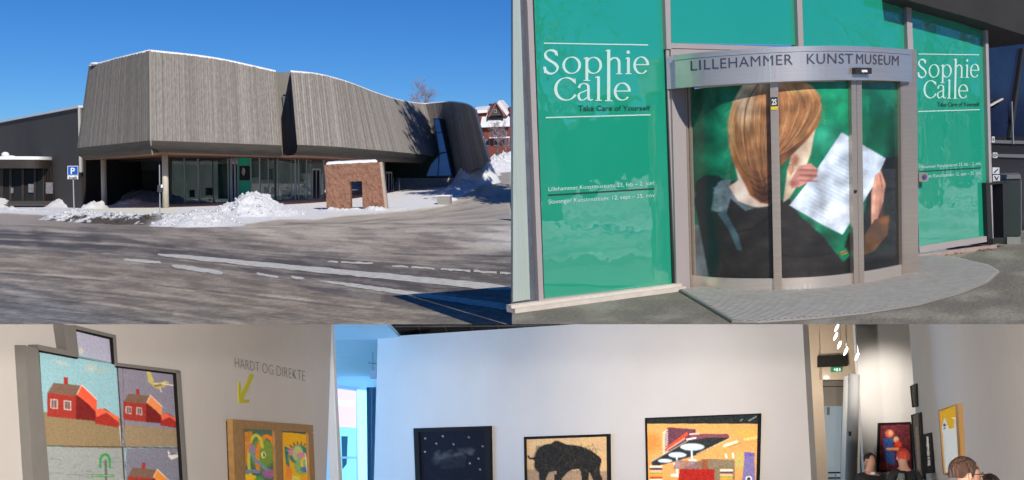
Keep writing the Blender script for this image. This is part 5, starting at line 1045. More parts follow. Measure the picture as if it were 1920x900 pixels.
for k in range(26): x = 100 + rs.rand() * 110; y = 862 + rs.rand() * 60; c.line([(x, y), (x + rs.randn() * 22, y + rs.randn() * 5)], 1, (100, 108, 108), .6)
c.ring(197, 866, 9, 14, 4.5, (60, 156, 78), 180, 360); c.line([(188, 866), (188, 876)], 4, (60, 156, 78)); c.line([(206, 866), (206, 876)], 4, (60, 156, 78)); c.line([(174, 892), (212, 892)], 5, (74, 150, 80)); c.line([(198, 864), (200, 930)], 4.5, (96, 110, 100)); c.line([(174, 892), (212, 892)], 1.5, (170, 196, 160))
c.line([(228, 612), (238, 985)], 0, (0, 0, 0)); c.line([(78, 836), (352, 840)], 1.6, (66, 64, 62)); c.line([(219, 680), (228, 800), (230, 836), (238, 985)], 1.8, (60, 60, 62)); c.line([(225, 800), (229, 836)], 3, (214, 214, 208)); c.line([(73, 660), (146, 668), (218, 682)], 1.2, (90, 110, 116))
c.noise(9)
T = thing('boxed_print_set', 'grey boxed set of joined screen prints showing red houses and aeroplanes, stepped at the top', 'artwork', G, PL.hit(200, 960)); TH = .55
back = MB()
for q in ([(47, 650), (146, 666), (146, 985), (76, 985)], [(137, 612), (214, 628), (218, 985), (146, 985)], [(216, 682), (337, 698), (356, 985), (218, 985)]): back.slab(PL, q, 0, .05)
part(back, 'box', GRY, T)
def rail(q, t1=.09, m=GRY): part(MB().slab(PL, q, .0, t1), 'frame_bar', m, T)
for q in ([(47, 647), (72, 655), (100, 985), (68, 985)], [(72, 646), (147, 661), (147, 670), (72, 656)], [(118, 608), (142, 612), (148, 668), (126, 661)], [(142, 610), (216, 628), (216, 634), (142, 617)], [(212, 628), (217.5, 628), (221, 684), (216, 683)], [(220, 680), (337, 694), (337, 700), (220, 686)], [(331, 695), (339, 696), (358, 985), (349, 985)]): rail(q)
rail([(72.5, 656), (146, 670), (146, 673), (73, 659)], .085, BLK); rail([(142, 617), (212, 634), (212, 637), (142, 620)], .085, BLK); rail([(220, 686), (331, 700), (331, 703), (220, 689)], .085, BLK); rail([(328, 700), (331.5, 700), (350, 985), (346, 985)], .085, BLK); rail([(209.5, 634), (212, 634), (216, 683), (213.5, 682)], .085, BLK)
for k, q in enumerate(([(74, 659), (218.5, 684), (237, 985), (94, 985)], [(142, 620), (210, 636), (214, 683), (146, 669)], [(220.5, 689), (328, 703), (348, 985), (239, 985)])): part(print_grid(PL, q, c, .06, 1.5, 1.2), 'print', PRN, T)
# carved double picture
c = Canvas(430, 780, 600, 985, (60, 90, 80))
c.poly([(458, 800), (520, 806), (526, 985), (458, 985)], (72, 104, 88)); c.poly([(530, 810), (582, 815), (590, 985), (530, 985)], (214, 160, 30)); c.ell(492, 850, 26, 34, (120, 150, 60), .9, .3); c.ring(500, 862, 18, 44, 7, (226, 130, 40), 150, 400); c.ring(480, 860, 14, 44, 6, (190, 190, 70), 120, 330); c.ell(470, 838, 16, 7, (170, 120, 170), .9, .3, .8); c.ell(505, 888, 16, 10, (160, 100, 150), .9, .3); c.line([(462, 832), (478, 862), (500, 880)], 6, (110, 140, 160)); c.line([(462, 884), (484, 884)], 7, (120, 130, 150)); c.poly([(458, 888), (480, 892), (482, 985), (458, 985)], (226, 180, 40)); c.ell(494, 853, 5, 7, (230, 220, 150), .9, .2); c.ell(495, 853, 2, 4, (40, 70, 40)); c.poly([(458, 810), (474, 808), (460, 880)], (220, 130, 40), .8); c.ell(486, 905, 12, 14, (90, 150, 70), .9, .3)
c.ell(560, 852, 20, 20, (40, 110, 110), .95, .2); c.ell(558, 850, 12, 18, (190, 190, 120), .9, .3); c.ell(545, 846, 6, 10, (206, 130, 150), .9, .3); c.ell(566, 854, 12, 6, (200, 120, 150), .9, .3); c.ell(566, 874, 16, 18, (120, 170, 110), .9, .3); c.ring(572, 868, 7, 9, 4, (230, 190, 60)); c.ell(574, 880, 12, 7, (70, 110, 170), .9, .3); c.line([(536, 840), (542, 890)], 6, (50, 120, 120)); c.ell(552, 900, 14, 12, (200, 200, 90), .9, .4); c.poly([(536, 870), (548, 880), (546, 985), (534, 985)], (226, 130, 50), .9); c.line([(572, 850), (578, 900)], 2, (226, 226, 210))
for k in range(9): a = 3.3 + k * .33; c.line([(560 + 19 * math.cos(a), 852 + 19 * math.sin(a)), (560 + 24 * math.cos(a), 852 + 24 * math.sin(a))], 1.5, (30, 70, 70))
c.noise(10)
OCH = mat('ochre brown wooden frame', col=(.36, .20, .06), rough=.6, var=.25, vs=14, bump=.3, bs=40); T = thing('double_panel_painting', 'two colourful abstract panels side by side in one thick ochre wooden frame', 'painting', G, PL.hit(515, 970))
fb = MB(); qs = [[(436, 786), (587, 797), (587.5, 811), (437, 803)], [(436.5, 803), (457, 804.5), (463, 985), (444, 985)], [(515, 807), (529, 808), (534, 985), (521, 985)], [(578, 811), (587.5, 812), (594, 985), (584, 985)], [(444, 970), (594, 970), (594, 985), (444, 985)]]
for q in qs: part(MB().slab(PL, q, .02, .09), 'frame_bar', OCH, T)
part(MB().slab(PL, [(434, 790), (440, 790), (447, 985), (441, 985)], .0, .07), 'frame_side', mat('dark frame side', col=(.05, .03, .03), rough=.7), T)
for q in ([(457.5, 804.5), (515, 807.5), (521, 969), (463, 969)], [(529, 808.5), (578, 811), (584, 969), (534, 969)]): part(print_grid(PL, q, c, .05, 1.4, 1.6), 'painted_panel', PRN, T)
# lettering and arrow on the wall
V, Fc = text_mesh('HARDT OG DIREKTE', -.022, sp=1.02); w = V[:, 0].max(); wl = thing('wall_lettering', 'thin dark lettering HARDT OG DIREKTE on the left wall', 'lettering', G, PL.hit(506, 705))
for vs, fs in islands(V, Fc):
    m1 = MB(); m1.v = [tuple(PL.hit(*lerp2([(440, 669), (572, 694), (572, 715), (441, 689)], x / w, 1 - y / .73), .006)) for x, y, z in vs]; m1.f = fs; part(m1, 'letter', mat('fine dark outline', col=(.12, .11, .11), rough=.7), wl)
ar = MB(); YL = mat('chalky yellow green', col=(.52, .50, .03), rough=.8)
for o_, q in ((.012, [(471, 700), (477, 703), (456, 751), (450, 746)]), (.0125, [(447, 716), (451, 717), (454, 750), (448, 755)]), (.013, [(448, 750), (468, 749), (467, 755), (450, 756)])): ar.slab(PL, q, 0.002, o_)
single(ar, 'painted_arrow', YL, 'yellow-green arrow pointing down left on the wall under the lettering', 'arrow', G)
# dark night painting
c = Canvas(770, 790, 925, 985, (22, 20, 32))
c.poly([(785, 812), (906, 806), (910, 985), (790, 985)], (20, 18, 30))
for k in range(90): t_ = rs.rand(); c.ell(815 + 72 * t_ + rs.randn() * 3, 860 - 14 * t_ + rs.randn() * (7 - 3 * t_), 7, 4.5, (100, 100, 98), .3, .8)
c.ell(882, 842, 10, 7, (58, 58, 62), .7, .8); c.ell(818, 864, 12, 10, (62, 62, 66), .6, .8); c.poly([(824, 862), (875, 852), (872, 876), (826, 880)], (40, 40, 46), .8)
for x, y in ((797, 822), (818, 832), (830, 818), (850, 833), (879, 820), (905, 837), (797, 847), (897, 860), (881, 869), (900, 880)): c.ell(x, y, 1.5, 1.5, (200, 196, 190), .9)
c.noise(7); picture('night_animal_painting', 'near-black painting of a faint animal under white dots, leftmost on the long white wall', PB, [(775, 803), (918, 798.5), (921, 985), (782, 985)], c, BLK, (9, 7, 9, 6), .07, gain=.75)
# bear like animal
c = Canvas(975, 805, 1150, 985, (184, 150, 106))
for k in range(50): c.ell(990 + rs.rand() * 150, 818 + rs.rand() * 120, 20, 9, (196, 158, 108) if k % 2 else (160, 128, 100), .25, .8)
c.poly([(985, 880), (1145, 884), (1145, 985), (985, 985)], (128, 104, 86), .7)
body = cat([(992, 858), (1003, 858), (1008, 843), (1020, 834), (1032, 832), (1043, 826), (1052, 829), (1062, 833), (1085, 836), (1105, 843), (1118, 852), (1127, 860), (1126, 874), (1123, 884), (1130, 900), (1118, 900), (1106, 884), (1102, 900), (1092, 900), (1088, 882), (1078, 880), (1066, 884), (1050, 900), (1040, 900), (1044, 884), (1030, 886), (1022, 900), (1012, 900), (1010, 884), (1004, 872), (1002, 863)], 4)
c.poly([tuple(p) for p in body], (34, 31, 27)); c.poly([(1100, 870), (1124, 872), (1134, 985), (1122, 985), (1112, 900)], (34, 31, 27)); c.poly([(1012, 890), (1024, 888), (1020, 985), (1008, 985)], (34, 31, 27)); c.poly([(1040, 890), (1054, 890), (1046, 985), (1036, 985)], (34, 31, 27)); c.poly([(1090, 890), (1104, 890), (1104, 985), (1094, 985)], (34, 31, 27))
c.ell(1018, 858, 18, 22, (34, 31, 27), 1, .25); c.ell(1012, 872, 12, 14, (34, 31, 27), 1, .25); c.line([(1004, 858), (994, 860), (990, 855)], 3, (30, 28, 25)); c.line([(1018, 878), (1014, 894)], 7, (34, 31, 27))
for k in range(300): x = 1004 + rs.rand() * 116; y = 832 + rs.rand() * 52; c.line([(x, y), (x + rs.randn() * 3, y + 5)], 1.1, (78, 70, 52) if k % 3 == 0 else (18, 17, 15), .5)
c.noise(9); picture('black_animal_painting', 'painting of a large shaggy black animal on a tan ground in a thin black frame', PB, [(982, 819), (1142, 813.5), (1144, 985), (985, 985)], c, BLK, (4, 5, 5, 5), .05, gain=1.6)
# diner still life
c = Canvas(1205, 770, 1430, 985, (206, 146, 84))
c.poly([(1205, 770), (1430, 770), (1430, 794), (1205, 795)], (30, 36, 36)); c.line([(1404, 789), (1418, 781)], 1.2, (180, 200, 200)); c.line([(1388, 789), (1392, 786)], 1.2, (160, 180, 180)); c.ell(1225, 830, 18, 24, (206, 116, 50), .7, .6); c.ell(1400, 812, 26, 10, (222, 160, 70), .7, .6)
c.poly([(1252, 801), (1305, 805), (1305, 820), (1247, 852), (1246, 815)], (92, 54, 66)); 
for k in range(10): c.line([(1243, 812 + k * 4.4), (1252, 806 + k * 4.4)], 1.6, (230, 220, 205)); 
c.line([(1250, 842), (1287, 814)], 6, (214, 70, 40)); c.line([(1252, 843), (1284, 822)], 2, (240, 170, 140)); c.poly([(1221, 866), (1290, 824), (1330, 814), (1368, 818), (1366, 823), (1310, 852), (1256, 868), (1224, 876)], (40, 42, 42)); c.poly([(1296, 814), (1365, 814), (1369, 821), (1330, 820), (1292, 826)], (110, 66, 74)); c.line([(1294, 814), (1310, 813)], 3, (230, 180, 170)); c.line([(1288, 824), (1304, 821)], 3, (240, 220, 210)); c.line([(1370, 821), (1306, 852)], 1.5, (236, 196, 150)); c.line([(1221, 866), (1290, 826)], 1.5, (170, 164, 150))
for x, y, rx, ry, h_ in ((1298, 838, 23, 7, 60), (1270, 853, 17, 5.5, 40), (1247, 864, 14, 4, 0)):
    c.ell(x, y, rx, ry, (176, 194, 204)); c.ell(x - 3, y - 1, rx * .7, ry * .55, (206, 216, 222), .8); c.ring(x, y, rx, ry, 1.0, (90, 96, 100))
    if h_: c.line([(x - 1, y + ry), (x, y + h_)], 3.6, (190, 202, 216)); c.line([(x - 6, y + h_ * .42), (x + 6, y + h_ * .42)], 4, (200, 206, 210)); c.line([(x - 10, y + h_ * .9 + 2), (x + 10, y + h_ * .9 + 2)], 5, (226, 214, 196))
c.poly([(1320, 860), (1378, 862), (1378, 985), (1274, 985), (1276, 880)], (120, 106, 84)); c.poly([(1274, 880), (1340, 880), (1338, 985), (1262, 985)], (150, 32, 24)); c.poly([(1316, 862), (1328, 862), (1328, 880), (1314, 880)], (130, 76, 50)); c.poly([(1268, 862), (1316, 866), (1312, 880), (1262, 880)], (120, 92, 96), .7)
for x, y in ((1230, 875), (1362, 882)):
    for k, cc_ in enumerate(((236, 214, 180), (80, 56, 80), (226, 170, 120), (150, 150, 70), (226, 150, 60), (196, 60, 40), (236, 224, 200), (40, 30, 30))): c.line([(x - 10, y + k * 4.2), (x + 10, y + k * 4.2)], 4.4, cc_)
c.line([(1358, 836), (1382, 828)], 5, (226, 206, 180)); c.line([(1366, 838), (1388, 831)], 2, (150, 110, 80)); c.line([(1396, 824), (1420, 820)], 5, (226, 180, 110)); c.poly([(1380, 848), (1394, 850), (1394, 878), (1378, 878)], (176, 160, 90)); c.poly([(1396, 850), (1414, 850), (1420, 985), (1382, 985), (1394, 878)], (112, 104, 150)); c.poly([(1395, 847), (1416, 850), (1414, 856), (1396, 855)], (96, 84, 160)); c.ell(1404, 898, 6, 6, (214, 206, 200)); c.ell(1404, 898, 3.5, 3.5, (60, 50, 70)); c.line([(1361, 852), (1362, 858)], 3, (240, 236, 230)); c.line([(1374, 850), (1375, 858)], 3, (240, 236, 230))
c.noise(12); picture('diner_painting', 'large orange still life of stemmed dishes, widest picture on the long white wall', PB, [(1209, 783.5), (1425, 775), (1420, 985), (1213, 985)], c, BLK, (3, 2.5, 4, 4), .05, gain=1.6)
# red painting behind the visitors
c = Canvas(1645, 788, 1715, 890, (96, 36, 44))
for k in range(120): c.ell(1648 + rs.rand() * 62, 792 + rs.rand() * 92, 5, 5, [(120, 40, 50), (70, 30, 46), (140, 60, 50), (86, 50, 40)][rs.randint(4)], .4, .7)
c.ell(1668, 813, 10, 9, (196, 110, 90), .9, .3); c.ell(1670, 812, 5, 6, (226, 160, 110), .9, .3); c.ell(1680, 824, 6, 7, (222, 180, 130), .9, .3); c.poly([(1656, 822), (1674, 822), (1678, 872), (1660, 870)], (50, 76, 130)); c.ell(1684, 834, 8, 8, (210, 60, 36), .95, .3); c.line([(1664, 842), (1684, 842)], 5, (220, 140, 90)); c.ell(1672, 860, 9, 16, (60, 80, 140), .8, .4); c.ell(1692, 858, 8, 20, (60, 60, 80), .7, .5); c.poly([(1650, 868), (1664, 868), (1662, 884), (1650, 884)], (130, 60, 30), .8)
c.noise(14); picture('red_figure_painting', 'dark red painting of two embracing figures in blue and orange, behind the two visitors', PM, [(1648, 793), (1708, 791), (1713, 883), (1645, 885)], c, BLK, (3, 2.5, 2, 3), .08, gain=1.5)
# right wall pictures
c = Canvas(1755, 750, 1810, 905, (206, 206, 196)); c.poly([(1755, 750), (1800, 750), (1804, 806), (1758, 806)], (212, 162, 30)); c.poly([(1764, 806), (1771, 782), (1780, 805), (1790, 802), (1789, 784), (1796, 784), (1806, 905), (1766, 905)], (206, 208, 200)); c.poly([(1759, 800), (1764, 800), (1770, 905), (1766, 905)], (216, 180, 100)); c.ell(1771, 797, 2.2, 2.6, (60, 50, 50)); c.ell(1771, 803, 2, 2, (60, 50, 50)); c.line([(1787, 784), (1791, 784)], 3, (240, 226, 190)); c.noise(9)
T = picture('yellow_picture', 'tall pale picture with a yellow top in a golden-brown frame on the right wall', PRt, [(1758.5, 769), (1796, 757), (1803, 882), (1768, 890)], c, mat('golden brown frame', col=(.42, .22, .05), rough=.5), (2.2, 2, 5.5, 2), .05, gain=1.7)
for nm, lb, q, col_, w in (('small_dark_picture', 'small dark-framed picture hung highest near the corner of the right wall', [(1706, 724), (1717, 719), (1719, 762), (1710, 764)], (86, 82, 78), (1.2, 1.5, 3.6, 1.5)), ('tall_dark_picture', 'tall narrow brownish picture in a black frame under the small one', [(1708, 778), (1725, 773), (1733, 900), (1716, 893)], (104, 96, 84), (1.5, 1.5, 4, 2)), ('white_striped_picture', 'black framed picture with a bright white stripe between the corner pictures and the yellow one', [(1729, 815), (1744, 811), (1750, 886), (1735, 888)], (24, 22, 22), (2, 2, 4, 2))):
    c = Canvas(1700, 710, 1760, 905, col_); c.noise(16)
    if 'stripe' in nm: c.poly([(1737, 819), (1741, 818), (1745, 872), (1740, 874)], (236, 236, 232)); c.line([(1736, 856), (1746, 855)], 1.5, (20, 20, 20)); c.line([(1736, 862), (1746, 861)], 1, (20, 20, 20))
    if 'tall' in nm: c.poly([(1716, 800), (1721, 800), (1726, 880), (1720, 880)], (170, 140, 130), .6)
    picture(nm, lb, PRt, q, c, BLK, w, .03, step=1.2, gain=1.6)
# ---- things round the corridor mouth
bl_ = single(MB().slab(PQ, [(1535, 667), (1590, 664.5), (1590, 686), (1535, 688)], .0, .12), 'dark_ceiling_opening', mat('black vent', col=(.008, .008, .008), rough=.9), 'wide black rectangular panel above the corridor mouth', 'panel', G)
ex = thing('exit_sign', 'small green exit sign with white running figure above the corridor', 'exit sign', G, PQ.hit(1569, 698)); part(MB().slab(PQ, [(1559, 688.5), (1579, 688), (1579, 697), (1559, 697.5)], .02, .08), 'housing', mat('dark green sign', col=(.01, .12, .06), rough=.4, emit=(.01, .22, .1), es=.6), ex)
xm = MB(); xm.slab(PQ, [(1563, 692.5), (1566.5, 690), (1566.5, 695.5)], .082, .09); xm.slab(PQ, [(1568.5, 690), (1571, 690), (1571.5, 696), (1568, 696)], .082, .09); xm.slab(PQ, [(1573.5, 690.5), (1576, 690.5), (1576, 695.5), (1573.5, 695.5)], .082, .09); part(xm, 'pictogram', mat('lit white', col=(.6, .7, .65), rough=.5, emit=(.6, .8, .7), es=.7), ex)
single(MB().slab(PQ, [(1546.5, 706.5), (1554, 706), (1554, 709), (1546.5, 709)], .0, .05), 'ceiling_lamp', mat('lit lamp', col=(.8, .8, .8), emit=(1, .95, .85), es=4), 'tiny lit rectangular lamp under the exit sign', 'lamp', G)
dd = thing('glass_door', 'tall frosted pale blue glass door at the end of the corridor', 'door', G, PC.hit(1553, 960)); PDp = Plane(G, (0, 25.8, 0), (0, -1, 0))
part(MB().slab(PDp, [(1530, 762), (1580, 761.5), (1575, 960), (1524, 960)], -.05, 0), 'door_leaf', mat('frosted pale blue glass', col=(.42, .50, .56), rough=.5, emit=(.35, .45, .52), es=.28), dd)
part(MB().slab(PDp, [(1580, 761), (1587, 760), (1580, 960), (1574.5, 960)], -.05, .05), 'door_frame', mat('grey door frame', col=(.22, .22, .23), rough=.6), dd)
for q in ([(1541, 765), (1546, 765), (1546, 777), (1541, 777)], [(1550.5, 763.5), (1556, 763.5), (1555.5, 778), (1550.5, 778)]): part(MB().slab(PDp, q, .002, .01), 'dark_mark', mat('dull teal mark', col=(.2, .26, .28), rough=.5), dd)
hr = thing('handrail', 'black double handrail across the foot of the pale blue door', 'handrail', G, PDp.hit(1550, 960))
for y in (887, 897): part(MB().tube([PDp.hit(1523, y, .3), PDp.hit(1576, y - 1, .3)], .018, 8), 'rail', SEAL, hr)
for x in (1530, 1566): part(MB().tube([PDp.hit(x, 887, .3), Vector((PDp.hit(x, 887, .3).x, PDp.hit(x, 887, .3).y, -1.6))], .018, 8), 'post', SIL, hr)
part(MB().slab(PC, [(1534, 724), (1590, 724), (1590, 725.2), (1534, 725.2)], .01, .03), 'shadow_gap', SEAL, dd)
for q, lb in (([(1592.5, 809), (1596.5, 809), (1596.5, 817), (1592.5, 817)], 'tiny dark switch on the white pier'), ([(1503.5, 858.5), (1510.5, 858.5), (1510.5, 863.5), (1503.5, 863.5)], 'tiny socket low on the beige wall strip')):
    pl_ = Plane(G, (0, 20.5 if q[0][0] > 1550 else 23.9, 0), (0, -1, 0)); single(MB().slab(pl_, q, 0, .04), 'wall_switch', mat('dark switch', col=(.06, .05, .05), rough=.5) if q[0][0] > 1550 else mat('brown socket', col=(.25, .2, .16), rough=.5), lb, 'switch', G)
ld = bpy.data.lights.new('lamp', 'POINT'); ld.energy = 120; ld.shadow_soft_size = .1; ld.color = (1, .86, .68); lo_ = bpy.data.objects.new('lamp_light', ld); C.objects.link(lo_); lo_.location = G.M @ (Plane(G, (0, 22.2, 0), (0, -1, 0)).hit(1551, 716))
# spot lamps, lit
tk = MB(); plt = Plane(G, (0, 19.6, 0), (0, -1, 0)); tk.tube([plt.hit(1572, 600), plt.hit(1578, 652), plt.hit(1616, 658)], .012, 6)
LM = mat('lit spot lamp', col=(.9, .9, .9), emit=(1, .96, .9), es=4)
for k, (x, y) in enumerate(((1568, 616), (1566, 632), (1573, 648), (1585, 660), (1606, 670))):
    a, b = plt.hit(x + 3.5, y - 7), plt.hit(x - 2.5, y + 6); t = thing('spot_lamp', ['bright white spot lamp, highest in the row above the exit sign', 'bright white spot lamp, second from the top of the row', 'bright white spot lamp, middle one of the row', 'bright white spot lamp overlapping the corner of the black panel', 'bright white spot lamp, lowest and farthest right of the row'][k], 'spot lamp', G, a, 'lit spot lamps near the corridor')
    part(MB().tube([a + Vector((0, .1, .0)), a, (a + b) / 2, b], [.006, .016, .025, .008], 10), 'lit_head', LM, t, smooth=True); part(MB().tube([a + Vector((0, .02, 0)), Vector((a.x, a.y, topz(a.x, a.y)))], .008, 6), 'stem', SIL, t)
    if k in (2, 4):
        ld = bpy.data.lights.new('lamp', 'SPOT'); ld.energy = 190 if k == 4 else 60; ld.spot_size = R(62); ld.spot_blend = .9; ld.shadow_soft_size = .08; ld.color = (1, .93, .84); lo_ = bpy.data.objects.new('spot_light', ld); C.objects.link(lo_)
        p = G.M @ (b + Vector((.3 * (k == 4), -.3, .0))); tg = G.M @ Vector((7.27 if k == 4 else 7.0, 21, 1.3)); lo_.location = p; lo_.rotation_euler = (p - tg).to_track_quat('Z', 'Y').to_euler()
# ceiling spot lamps of the main room, above the frame, aimed at the walls
def spot(x, y, tx, ty, tz, e, size=70, col=(1, .93, .85)):
    ld = bpy.data.lights.new('lamp', 'SPOT'); ld.energy = e; ld.spot_size = R(size); ld.spot_blend = 1; ld.shadow_soft_size = .12; ld.color = col; o = bpy.data.objects.new('spot_light', ld); C.objects.link(o)
    p = G.M @ Vector((x, y, topz(x, y) - .12)); t = G.M @ Vector((tx, ty, tz)); o.location = p; o.rotation_euler = (p - t).to_track_quat('Z', 'Y').to_euler()
for k, (x, y, tx, ty, tz, en, sz) in enumerate(((-3.9, 4.6, 4.0, 16.3, 1.0, 2450, 40), (-3.6, 3.2, .6, 19.3, 1.0, 2600, 34), (2.9, 4.4, -.8, 20.3, .6, 2100, 40), (2.7, 3.0, -3.8, 11.5, .3, 3000, 64), (-3.4, 2.0, 5.6, 13.2, .2, 3600, 62), (.3, -3.0, 1.0, 18, .2, 3000, 80), (-3.7, 3.9, -.9, 20.6, .75, 1500, 13), (-3.65, 3.6, 1.25, 18.8, .75, 1500, 13), (-3.8, 4.3, 3.3, 17.1, .75, 1500, 13))):
    zc_ = topz(x, y) - .22; t = thing('ceiling_spot_lamp', 'gallery ceiling spot lamp aimed at ' + ['the right part of the long white wall', 'the middle of the long white wall', 'the left part of the long white wall', 'the boxed house prints', 'the yellow picture on the right wall', 'the whole room from behind the camera', 'the space above the night painting', 'the space above the black animal painting', 'the space above the diner painting'][k], 'spot lamp', G, (x, y, zc_), 'gallery spot lamps outside the frame')
    p = Vector((x, y, zc_)); tg = Vector((tx, ty, tz)); dv = (tg - p).normalized()
    part(MB().tube([p - dv * .12, p - dv * .02], [.04, .05], 12), 'lamp_head', SIL, t, smooth=True); part(MB().tube([p - dv * .1, Vector(((p - dv * .1).x, (p - dv * .1).y, topz(x, y)))], .012, 6), 'stem', SIL, t)
    ld = bpy.data.lights.new('lamp', 'SPOT'); ld.energy = en; ld.spot_size = R(sz); ld.spot_blend = 1; ld.shadow_soft_size = .05; ld.color = (1, .92, .845); o = bpy.data.objects.new('spot_light', ld); C.objects.link(o)
    o.location = G.M @ p; o.rotation_euler = (G.M @ p - G.M @ tg).to_track_quat('Z', 'Y').to_euler()
# daylight window of the side room, left of the view
sw = thing('tall_side_window', 'unseen bluish daylight window on the left wall of the side room, with an added pane', 'window', G, (-11.5, 20.6, -1.2))
part(MB().box(-11.56, -11.5, 18.4, 22.9, -1.1, 2.15), 'pane', mat('bluish daylight pane', col=(.1, .1, .1), emit=(.20, .50, 1.0), es=16), sw)
part(MB().box(-11.56, -11.5, 24.2, 30.5, -1.1, 2.15), 'pane', mat('added daylight pane', col=(.1, .1, .1), emit=(.35, .68, 1.0), es=11), sw)  # second pane added out of view to brighten the side room
for y in (24.2, 26.3, 28.4, 30.5, 18.4, 19.9, 21.4, 22.9): part(MB().box(-11.49, -11.42, y - .04, y + .04, -1.1, 2.2), 'frame_bar', WHT, sw)
struct(MB().box(-12.2, -11.9, 17.5, 33, -1.6, 3.2), 'wall', BLW, G)
struct(MB().quad((-12, 17.7, -1.6), (e0.x - .2, 17.85, -1.6), (e0.x - .2, 17.85, topz(0, 17.85)), (-12, 17.7, topz(0, 17.7))), 'wall', WALL, G)
single(MB().slab(PL, [(622, TOP), (626, TOP), (645, 960), (638, 960)], -.16, .004), 'wall_end_trim', mat('bright corner bead', col=(.8, .8, .8), rough=.6), 'thin white corner bead down the end of the left wall', 'trim', G)

# ---- people
SKINM = mat('skin', col=(.50, .27, .19), rough=.55, var=.08, vs=12)
def skinned(name, V, Ed, Rd, m, parent, fr, M3, sub=2):
    me = bpy.data.meshes.new(name); me.from_pydata([tuple(M3 @ Vector(v)) for v in V], Ed, []); me.update(); o = bpy.data.objects.new(name, me); C.objects.link(o); o.parent = parent
    sk = o.modifiers.new('skin', 'SKIN'); sk.use_smooth_shade = True; sb = o.modifiers.new('sub', 'SUBSURF'); sb.levels = sub; sb.render_levels = sub
    for k, r in enumerate(Rd): me.skin_vertices[0].data[k].radius = r if isinstance(r, tuple) else (r, r); me.skin_vertices[0].data[k].use_root = (k == 0)
    me.materials.append(m); ORG[o.name] = ORG[parent.name]; return o
def person(label, loc, h, face, shirt, trous, hairc, hair='short', sleeve=True, lean=0., cols=None, headturn=0.):
    t = thing('person', label, 'person', G, loc); k = h / 1.75; M3 = Matrix.Rotation(face, 3, 'Z') @ Matrix.Scale(k, 3)
    V = [(0, 0, .98), (0, 0, 1.12), (0, .0, 1.28), (0, .0, 1.42), (0, .01, 1.50), (0, -.01, 1.56), (0, -.02, 1.62), (0, -.015, 1.69), (0, 0, 1.72)]
    Rd = [(.14, .11), (.13, .10), (.15, .11), (.11, .08), .055, .062, (.076, .088), (.07, .085), (.045, .055)]; Ed = [(i, i + 1) for i in range(8)]
    for s in (-1, 1):
        b = len(V); V += [(s * .17, .01, 1.41), (s * .22, .02, 1.14), (s * .22, -.06, .90), (s * .22, -.08, .83)]; Rd += [.05, .042, .028, (.035, .02)]; Ed += [(3, b), (b, b + 1), (b + 1, b + 2), (b + 2, b + 3)]
        for f in range(4): c = len(V); x = s * (.20 + .014 * f); y = -.115 + .022 * f; V += [(s * .22, y + .01, .80), (s * .215, y - .005, .755 - (.01 if f in (0, 3) else 0)), (s * .205, y - .01, .725 - (.0 if f in (0, 3) else .01))]; Rd += [.0095, .0085, .007]; Ed += [(b + 3, c), (c, c + 1), (c + 1, c + 2)]
        c = len(V); V += [(s * .205, -.125, .825), (s * .19, -.145, .79)]; Rd += [.011, .009]; Ed += [(b + 2, c), (c, c + 1)]
        b = len(V); V += [(s * .09, 0, .92), (s * .10, 0, .5), (s * .10, .03, .1), (s * .10, -.03, .04), (s * .11, -.15, .03)]; Rd += [.085, .058, .042, (.045, .035), (.045, .028)]; Ed += [(0, b), (b, b + 1), (b + 1, b + 2), (b + 2, b + 3), (b + 3, b + 4)]
    skinned('body', V, Ed, Rd, SKINM, t, G, M3)
    V = [(0, 0, .93), (0, 0, 1.12), (0, 0, 1.30), (0, 0, 1.43), (0, .01, 1.475)]; Rd = [(.175, .135), (.165, .13), (.185, .135), (.12, .095), (.065, .065)]; Ed = [(0, 1), (1, 2), (2, 3), (3, 4)]
    for s in (-1, 1): b = len(V); V += [(s * .18, .01, 1.41), (s * .235, .02, 1.13)] + ([(s * .23, -.06, .92)] if sleeve else []); Rd += [.068, .058] + ([.042] if sleeve else []); Ed += [(3, b), (b, b + 1)] + ([(b + 1, b + 2)] if sleeve else [])
    skinned('shirt', V, Ed, Rd, shirt, t, G, M3)
    V = [(0, 0, .98)]; Rd = [(.17, .13)]; Ed = []
    for s in (-1, 1): b = len(V); V += [(s * .09, 0, .88), (s * .10, 0, .5), (s * .10, .03, .08)]; Rd += [.1, .078, .065]; Ed += [(0, b), (b, b + 1), (b + 1, b + 2)]
    skinned('trousers', V, Ed, Rd, trous, t, G, M3)
    H = MB(); hc_ = Vector((0, .012, 1.66)); HT = Matrix.Rotation(headturn, 3, 'Z'); rows = 12; nn = 20; P = []
    def hp_(v): return ORG[t.name][1] + M3 @ (Vector((0, 0, 0)) + HT @ Vector(v))
    for i in range(rows + 1):
        row = []
        for j in range(nn):
            a = 2 * math.pi * j / nn; back = math.sin(a)            # +y is the back of the head
            lo = {'short': 1.85 if back > -.35 else 1.4, 'long': 2.5 if back > -.35 else 1.25, 'bald': 1.6 if back > .0 else .75}[hair]; lo = lo if back > .1 else lo * .85 if abs(back) < .3 else lo
            th = lo * i / rows; r = 1.07 + .05 * fbm(a * 3, th * 4, 1); ex = .22 * max(0, th - 1.6)
            row.append(hp_((.083 * r * (math.sin(min(th, 1.7)) - ex * .3) * math.cos(a), .012 + .103 * r * math.sin(min(th, 1.7)) * back, 1.655 + .105 * r * math.cos(min(th, 1.75)) - (.2 * max(0, th - 1.75)))))
        row.append(row[0]); P.append(row)
    H.grid(P); part(H, 'hair', mat('hair %.3f' % hairc[0], col=hairc, rough=.55, var=.6, vs=55, bump=.9, bs=70, stretch=(1, 1, .12)), t, smooth=True)
